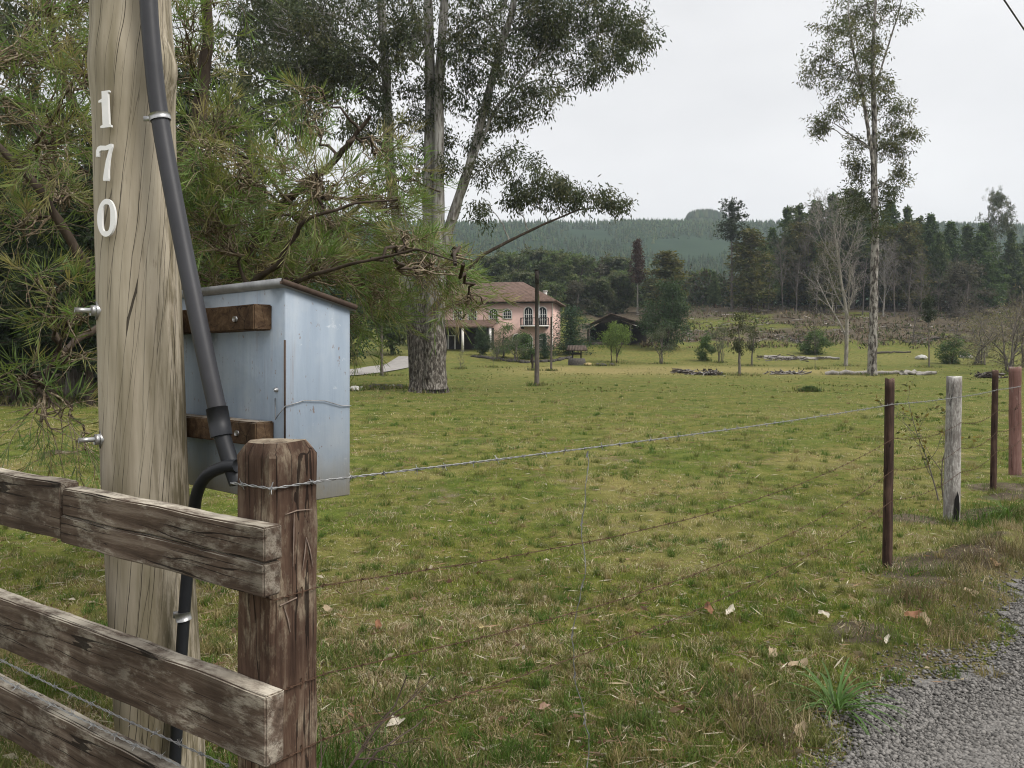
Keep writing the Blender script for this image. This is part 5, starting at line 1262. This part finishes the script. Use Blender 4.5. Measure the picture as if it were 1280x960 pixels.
# pale rocks near the big trunk
def rock(px, D, s, label, seed, mat, group=None):
    g = G(px, D); bm = bmesh.new(); bmesh.ops.create_icosphere(bm, subdivisions=2, radius=1)
    for v in bm.verts: v.co = Vector((v.co.x*s*1.25, v.co.y*s, v.co.z*s*.7))*(1+.35*mnoise.noise(Vector(v.co)*1.3+Vector((seed*3.1,0,0))))
    o = from_bm(bm, 'rock', mat); o.location = (g[0], g[1], g[2]+s*.3); return tag(o, label, 'rock', group)
M['palerock'] = mat_simple('pale_rock', (.48,.47,.44), .9, 0, .3, 3)
for i, (px, D, s) in enumerate([(444,41,.26),(452,42,.20),(463,42.5,.22),(470,43,.30),(480,43,.26),(491,43,.22),(500,43,.24),(476,42,.18),(458,43,.2)]):
    rock(px, D, s, 'mottled rock in the low heap at the foot of the many-stemmed eucalyptus', i, M['palerock'] if i in (0,1,5) else M['stone'], 'rocks by the big trunk')
rock(1152, 94, .52, 'pale rounded rock in the pasture beyond the lichened post', 20, M['palerock']); rock(1207, 95, .55, 'flat whitish rock at the edge of the tangled bare bush', 21, M['palerock'])
rock(735, 84, .35, 'yellowish rock immediately beside the garden well', 22, mat_simple('ochre_rock', (.34,.26,.12), .9, 0, .3, 3))
for i, (px, D) in enumerate([(748,83),(754,82.5),(765,84)]): rock(px, D, .28, 'brown rock in the little row between the well and the bright round tree', 30+i, M['stone'], 'rocks beside the well')

# logs, brush and slash
def log(px0, D0, px1, D1, r, label, mat):
    a, b = G(px0, D0, r*.8), G(px1, D1, r*.8); m = MB(); q = bez_pts([a,b], 16); q[:,2] = height(q[:,0], q[:,1])+r*.7; q = q+np.random.default_rng(int(px0)).normal(0,r*.25,q.shape); m.tube(q, np.linspace(r,r*.5,16)*np.random.default_rng(3).uniform(.8,1.2,16), 8); return tag(m.build('fallen_log', mat), label, 'log')
log(1032,63.5,1165,61.5,.20,'long bleached fallen log lying behind the foot of the lone eucalyptus',M['logwood'])
log(1125,62,1170,62.5,.22,'short thick bleached log end beside the long fallen log',M['logwood'])
log(955,95,1050,93,.24,'fallen log lying on the slope by the leaning pale tree',M['logwood'])
log(1130,112,1200,120,.25,'long dark fallen trunk at the foot of the wood',M['oldpole'])
log(1085,100,1138,101,.16,'thin fallen trunk lying on the brown cleared ground',M['oldpole'])
log(780,132,812,134,.28,'pale log heap lying above the shed roof line',M['logwood'])
def brush_pile(px, D, w, h, n, label, cols, seed, L=1.0):
    rng = np.random.default_rng(seed); g = G(px, D); m = MB()
    for i in range(n):
        x, y = g[0]+rng.normal(0,.33)*w, g[1]+rng.normal(0,.2)*w; a = rng.uniform(0,6.28); l = L*rng.uniform(.3,1.1); d = A([math.cos(a)*l, math.sin(a)*l, rng.normal(0,.25)*l]); p = A([x,y,hz(x,y)+abs(rng.normal(0,.4))*h+.04]); m.tube([p-d/2,p+rng.normal(0,.05,3),p+d/2], [.05,.045,.02], 4, A(cols[rng.integers(0,len(cols))])*rng.uniform(.6,1.3))
    return tag(m.build('brush_pile', STICK), label, 'brush pile')
STICK = mat_col('dead_sticks', .95, .1)
GREY = [(.20,.18,.165),(.09,.075,.065),(.32,.30,.28),(.05,.04,.035)]
brush_pile(858,66,1.3,.28,80,'heap of grey broken branches in the straw-coloured pasture',GREY,1); brush_pile(890,61.5,.9,.38,80,'compact dark pile of sticks beside the heap of grey branches',GREY[1:],2); brush_pile(875,63.5,1.5,.10,50,'scatter of pale sticks joining the two stick heaps',GREY,3)
brush_pile(985,64,2.0,.18,80,'pale stick pile at the end of the long bleached log',GREY[:3],4); brush_pile(985,94,5,.3,130,'wide dark heap of branches along the slope log',GREY,5)
brush_pile(990,115,3.5,.9,120,'dark branch heap on the cleared slope above the log',GREY[1:],7); brush_pile(1235,58,1.4,.35,90,'dark clod and stick heap near the far fence posts',GREY[1:],8)
def slash():
    rng = np.random.default_rng(15); m = MB()
    for i in range(1500):
        y = rng.uniform(112,192); px = rng.uniform(800,1420)
        x = (px-640)/F*y; a = rng.uniform(0,6.28); l = rng.uniform(.5,2.6); d = A([math.cos(a)*l, math.sin(a)*l, rng.normal(0,.12)*l]); p = A([x,y,hz(x,y)+rng.uniform(0,.35)])
        r = rng.uniform(.03,.10); c = A([(.15,.125,.10),(.24,.215,.19),(.075,.055,.042),(.14,.095,.065),(.36,.33,.30)])[rng.integers(0,5)]*rng.uniform(.6,1.2); m.tube([p-d/2,p,p+d/2],[r,r,r*.5],3,c)
    # dead weeds standing in the slash
    n = 20000; y = rng.uniform(106,195,n); px = rng.uniform(800,1420,n); x = (px-640)/F*y; k = fbm(x*.25,y*.25,14,3) > .42; x, y = x[k], y[k]; n = len(x)
    m.leaves(np.stack([x,y,height(x,y)],-1), rng.normal(0,.5,(n,3))*A([1,1,.3])+A([0,0,.8]), rng.uniform(.3,.9,n), rng.uniform(.1,.3,n), A([(.14,.10,.065),(.10,.10,.04),(.20,.165,.10),(.075,.10,.03)])[rng.integers(0,4,n)]*rng.uniform(.6,1.2,(n,1)), rng)
    return m
tag(slash().build('logging_slash', STICK, None, False), 'brown branches and dead weeds littering the cleared slope', 'logging debris', kind='stuff')
def undergrowth():
    rng = np.random.default_rng(27); m = MB()
    def mass(px0, px1, D0, D1, H, n, cols, L):
        px = rng.uniform(px0,px1,n); D = rng.uniform(D0,D1,n); x = (px-640)/F*D; hh = H*(.35+1.1*fbm(x*.22,D*.22,51,3)); z = height(x,D)+rng.uniform(0,1,n)**.8*hh
        m.leaves(np.stack([x,D,z],-1), rng.normal(0,1,(n,3)), L*rng.uniform(.6,1.4,n), L*.5*rng.uniform(.6,1.4,n), A(cols)[rng.integers(0,len(cols),n)]*rng.uniform(.6,1.3,(n,1)), rng)
    mass(790,1480,172,200,7.5,26000,[(.028,.045,.020),(.040,.050,.026),(.055,.045,.032)],.9)
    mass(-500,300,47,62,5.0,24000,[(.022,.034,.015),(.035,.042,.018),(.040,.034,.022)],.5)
    mass(560,830,168,196,6,11000,[(.040,.058,.026),(.055,.070,.032)],.9)
    return m
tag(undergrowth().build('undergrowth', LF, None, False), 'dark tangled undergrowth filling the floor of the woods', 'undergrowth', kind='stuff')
# taller grass left standing round the feet of trees, shrubs and poles
def foot_grass():
    rng = np.random.default_rng(18); m = MB()
    for o in list(SC.objects):
        if o.parent is None and o.get('category') in ('tree','shrub','utility pole','iron stand','well','rock','brush pile','log') and o.location[1] > 25 and o.location[1] < 116:
            n = 160; r = .32+.5*(o.get('category') == 'tree'); x = o.location[0]+rng.normal(0,r,n); y = o.location[1]+rng.normal(0,r,n)
            m.leaves(np.stack([x,y,height(x,y)-.02],-1), rng.normal(0,.35,(n,3))*A([1,1,.2])+A([0,0,.8]), rng.uniform(.10,.38,n), rng.uniform(.03,.08,n), A([(.09,.13,.03),(.13,.145,.045),(.20,.17,.08)])[rng.integers(0,3,n)]*rng.uniform(.7,1.2,(n,1)), rng)
    return m
tag(foot_grass().build('tall_grass', GRASS_MAT, None, False), 'taller uncut grass round the feet of the trees and poles', 'grass', kind='stuff')
# rough weeds beyond the pasture
def weeds():
    rng = np.random.default_rng(16); m = MB(); n = 24000; y = rng.uniform(38,112,n); px = rng.uniform(430,1500,n); x = (px-640)/F*y; k = rng.random(n) < np.clip((fbm(x*.3,y*.16,19,4)-.52)*4,.0,1); x, y = x[k], y[k]; n = len(x)
    c = A([(.115,.135,.040),(.14,.15,.05),(.10,.125,.035),(.21,.18,.08),(.17,.15,.06)])[rng.integers(0,5,n)]*rng.uniform(.85,1.15,(n,1))
    m.leaves(np.stack([x,y,height(x,y)-.02],-1), rng.normal(0,.45,(n,3))*A([1,1,.2])+A([0,0,.8]), rng.uniform(.05,.15,n), rng.uniform(.05,.12,n), c, rng); return m
tag(weeds().build('field_weeds', GRASS_MAT, None, False), 'coarse weeds and tussocks over the far half of the pasture', 'weeds', kind='stuff')

# ================================================================ AIR, SKY, LIGHT, CAMERA
hm = bpy.data.materials.new('haze_air'); hm.use_nodes = True; nt = hm.node_tree; nt.nodes.clear()
pv = nt.nodes.new('ShaderNodeVolumePrincipled'); pv.inputs['Color'].default_value = (.80,.90,1.0,1); pv.inputs['Density'].default_value = HAZE; pv.inputs['Anisotropy'].default_value = .2
mo = nt.nodes.new('ShaderNodeOutputMaterial'); nt.links.new(pv.outputs[0], mo.inputs['Volume'])
gz = gv[:,2]
m = MB(); lo = float(gz.min())-1; hi = float(max(gz.max()+30, 60)); m.box((0,(1640-70)/2-0,(lo+hi)/2), (3600,1720,hi-lo)); tag(m.build('haze', hm, None, False), 'thin pale air over the whole valley', 'haze', kind='stuff')

w = bpy.data.worlds.new('World'); SC.world = w; w.use_nodes = True; nt = w.node_tree; nt.nodes.clear()
def wn(ty): return nt.nodes.new(ty)
sky = wn('ShaderNodeTexSky'); sky.sky_type = 'NISHITA'; sky.sun_disc = False; sky.sun_elevation = math.radians(48); sky.sun_rotation = math.radians(122); sky.dust_density = 3
tc = wn('ShaderNodeTexCoord'); mp = wn('ShaderNodeMapping'); mp.inputs['Scale'].default_value = (1,1,2.6); nt.links.new(tc.outputs['Generated'], mp.inputs[0])
nz = wn('ShaderNodeTexNoise'); nz.inputs['Scale'].default_value = 1.7; nz.inputs['Detail'].default_value = 5; nz.inputs['Roughness'].default_value = .5; nt.links.new(mp.outputs[0], nz.inputs['Vector'])
rp = wn('ShaderNodeValToRGB'); rp.color_ramp.elements[0].position = .3; rp.color_ramp.elements[0].color = (.765,.77,.79,1); rp.color_ramp.elements[1].position = .7; rp.color_ramp.elements[1].color = (1.0,1.0,1.008,1); nt.links.new(nz.outputs['Fac'], rp.inputs[0])
sx = wn('ShaderNodeSeparateXYZ'); nt.links.new(tc.outputs['Generated'], sx.inputs[0])
mr = wn('ShaderNodeMapRange'); mr.inputs['From Min'].default_value = .40; mr.inputs['From Max'].default_value = .95; mr.inputs['To Min'].default_value = SKYV; mr.inputs['To Max'].default_value = SKYV*SKYZ; nt.links.new(sx.outputs['Z'], mr.inputs[0])
vm = wn('ShaderNodeVectorMath'); vm.operation = 'SCALE'; nt.links.new(rp.outputs[0], vm.inputs[0]); nt.links.new(mr.outputs[0], vm.inputs['Scale'])
hs = wn('ShaderNodeHueSaturation'); hs.inputs['Saturation'].default_value = .3; nt.links.new(sky.outputs[0], hs.inputs['Color'])
mx = wn('ShaderNodeMix'); mx.data_type = 'RGBA'; mx.inputs[0].default_value = .93; nt.links.new(hs.outputs[0], mx.inputs[6]); nt.links.new(vm.outputs[0], mx.inputs[7])
bg = wn('ShaderNodeBackground'); bg.inputs['Strength'].default_value = .1; nt.links.new(mx.outputs[2], bg.inputs[0]); wo = wn('ShaderNodeOutputWorld'); nt.links.new(bg.outputs[0], wo.inputs[0])
ld = bpy.data.lights.new('sun', 'SUN'); ld.energy = SUN; ld.angle = math.radians(25); ld.color = (1,.96,.90); lo_ = bpy.data.objects.new('sun', ld); COL.objects.link(lo_)
el, az = math.radians(48), math.radians(122)   # azimuth from +Y, clockwise
dv = Vector((math.sin(az)*math.cos(el), math.cos(az)*math.cos(el), math.sin(el))); lo_.rotation_euler = dv.to_track_quat('Z','Y').to_euler()
cam = bpy.data.cameras.new('camera'); co = bpy.data.objects.new('camera', cam); COL.objects.link(co); SC.camera = co
co.location = (0,0,CAMZ); co.rotation_euler = (math.radians(90),0,0); cam.sensor_width = 36; cam.lens = 36*F/1280; cam.shift_y = -(480-HOR)/1280; cam.clip_start = .05; cam.clip_end = 6000
v = SC.view_settings; v.view_transform = 'Standard'; v.look = 'None'; v.exposure = EXPO; v.gamma = 1
cy = SC.cycles; cy.max_bounces = 5; cy.diffuse_bounces = 3; cy.glossy_bounces = 2; cy.transmission_bounces = 3; cy.volume_bounces = 0; cy.transparent_max_bounces = 4; cy.use_denoising = DENOISE; cy.denoising_prefilter = 'ACCURATE'; cy.denoising_input_passes = 'RGB_ALBEDO_NORMAL'; cy.filter_width = 1.1; cy.caustics_reflective = False; cy.caustics_refractive = False; cy.use_adaptive_sampling = DENOISE; cy.adaptive_threshold = .01
SC.render.engine = 'CYCLES'
bpy.context.view_layer.update()
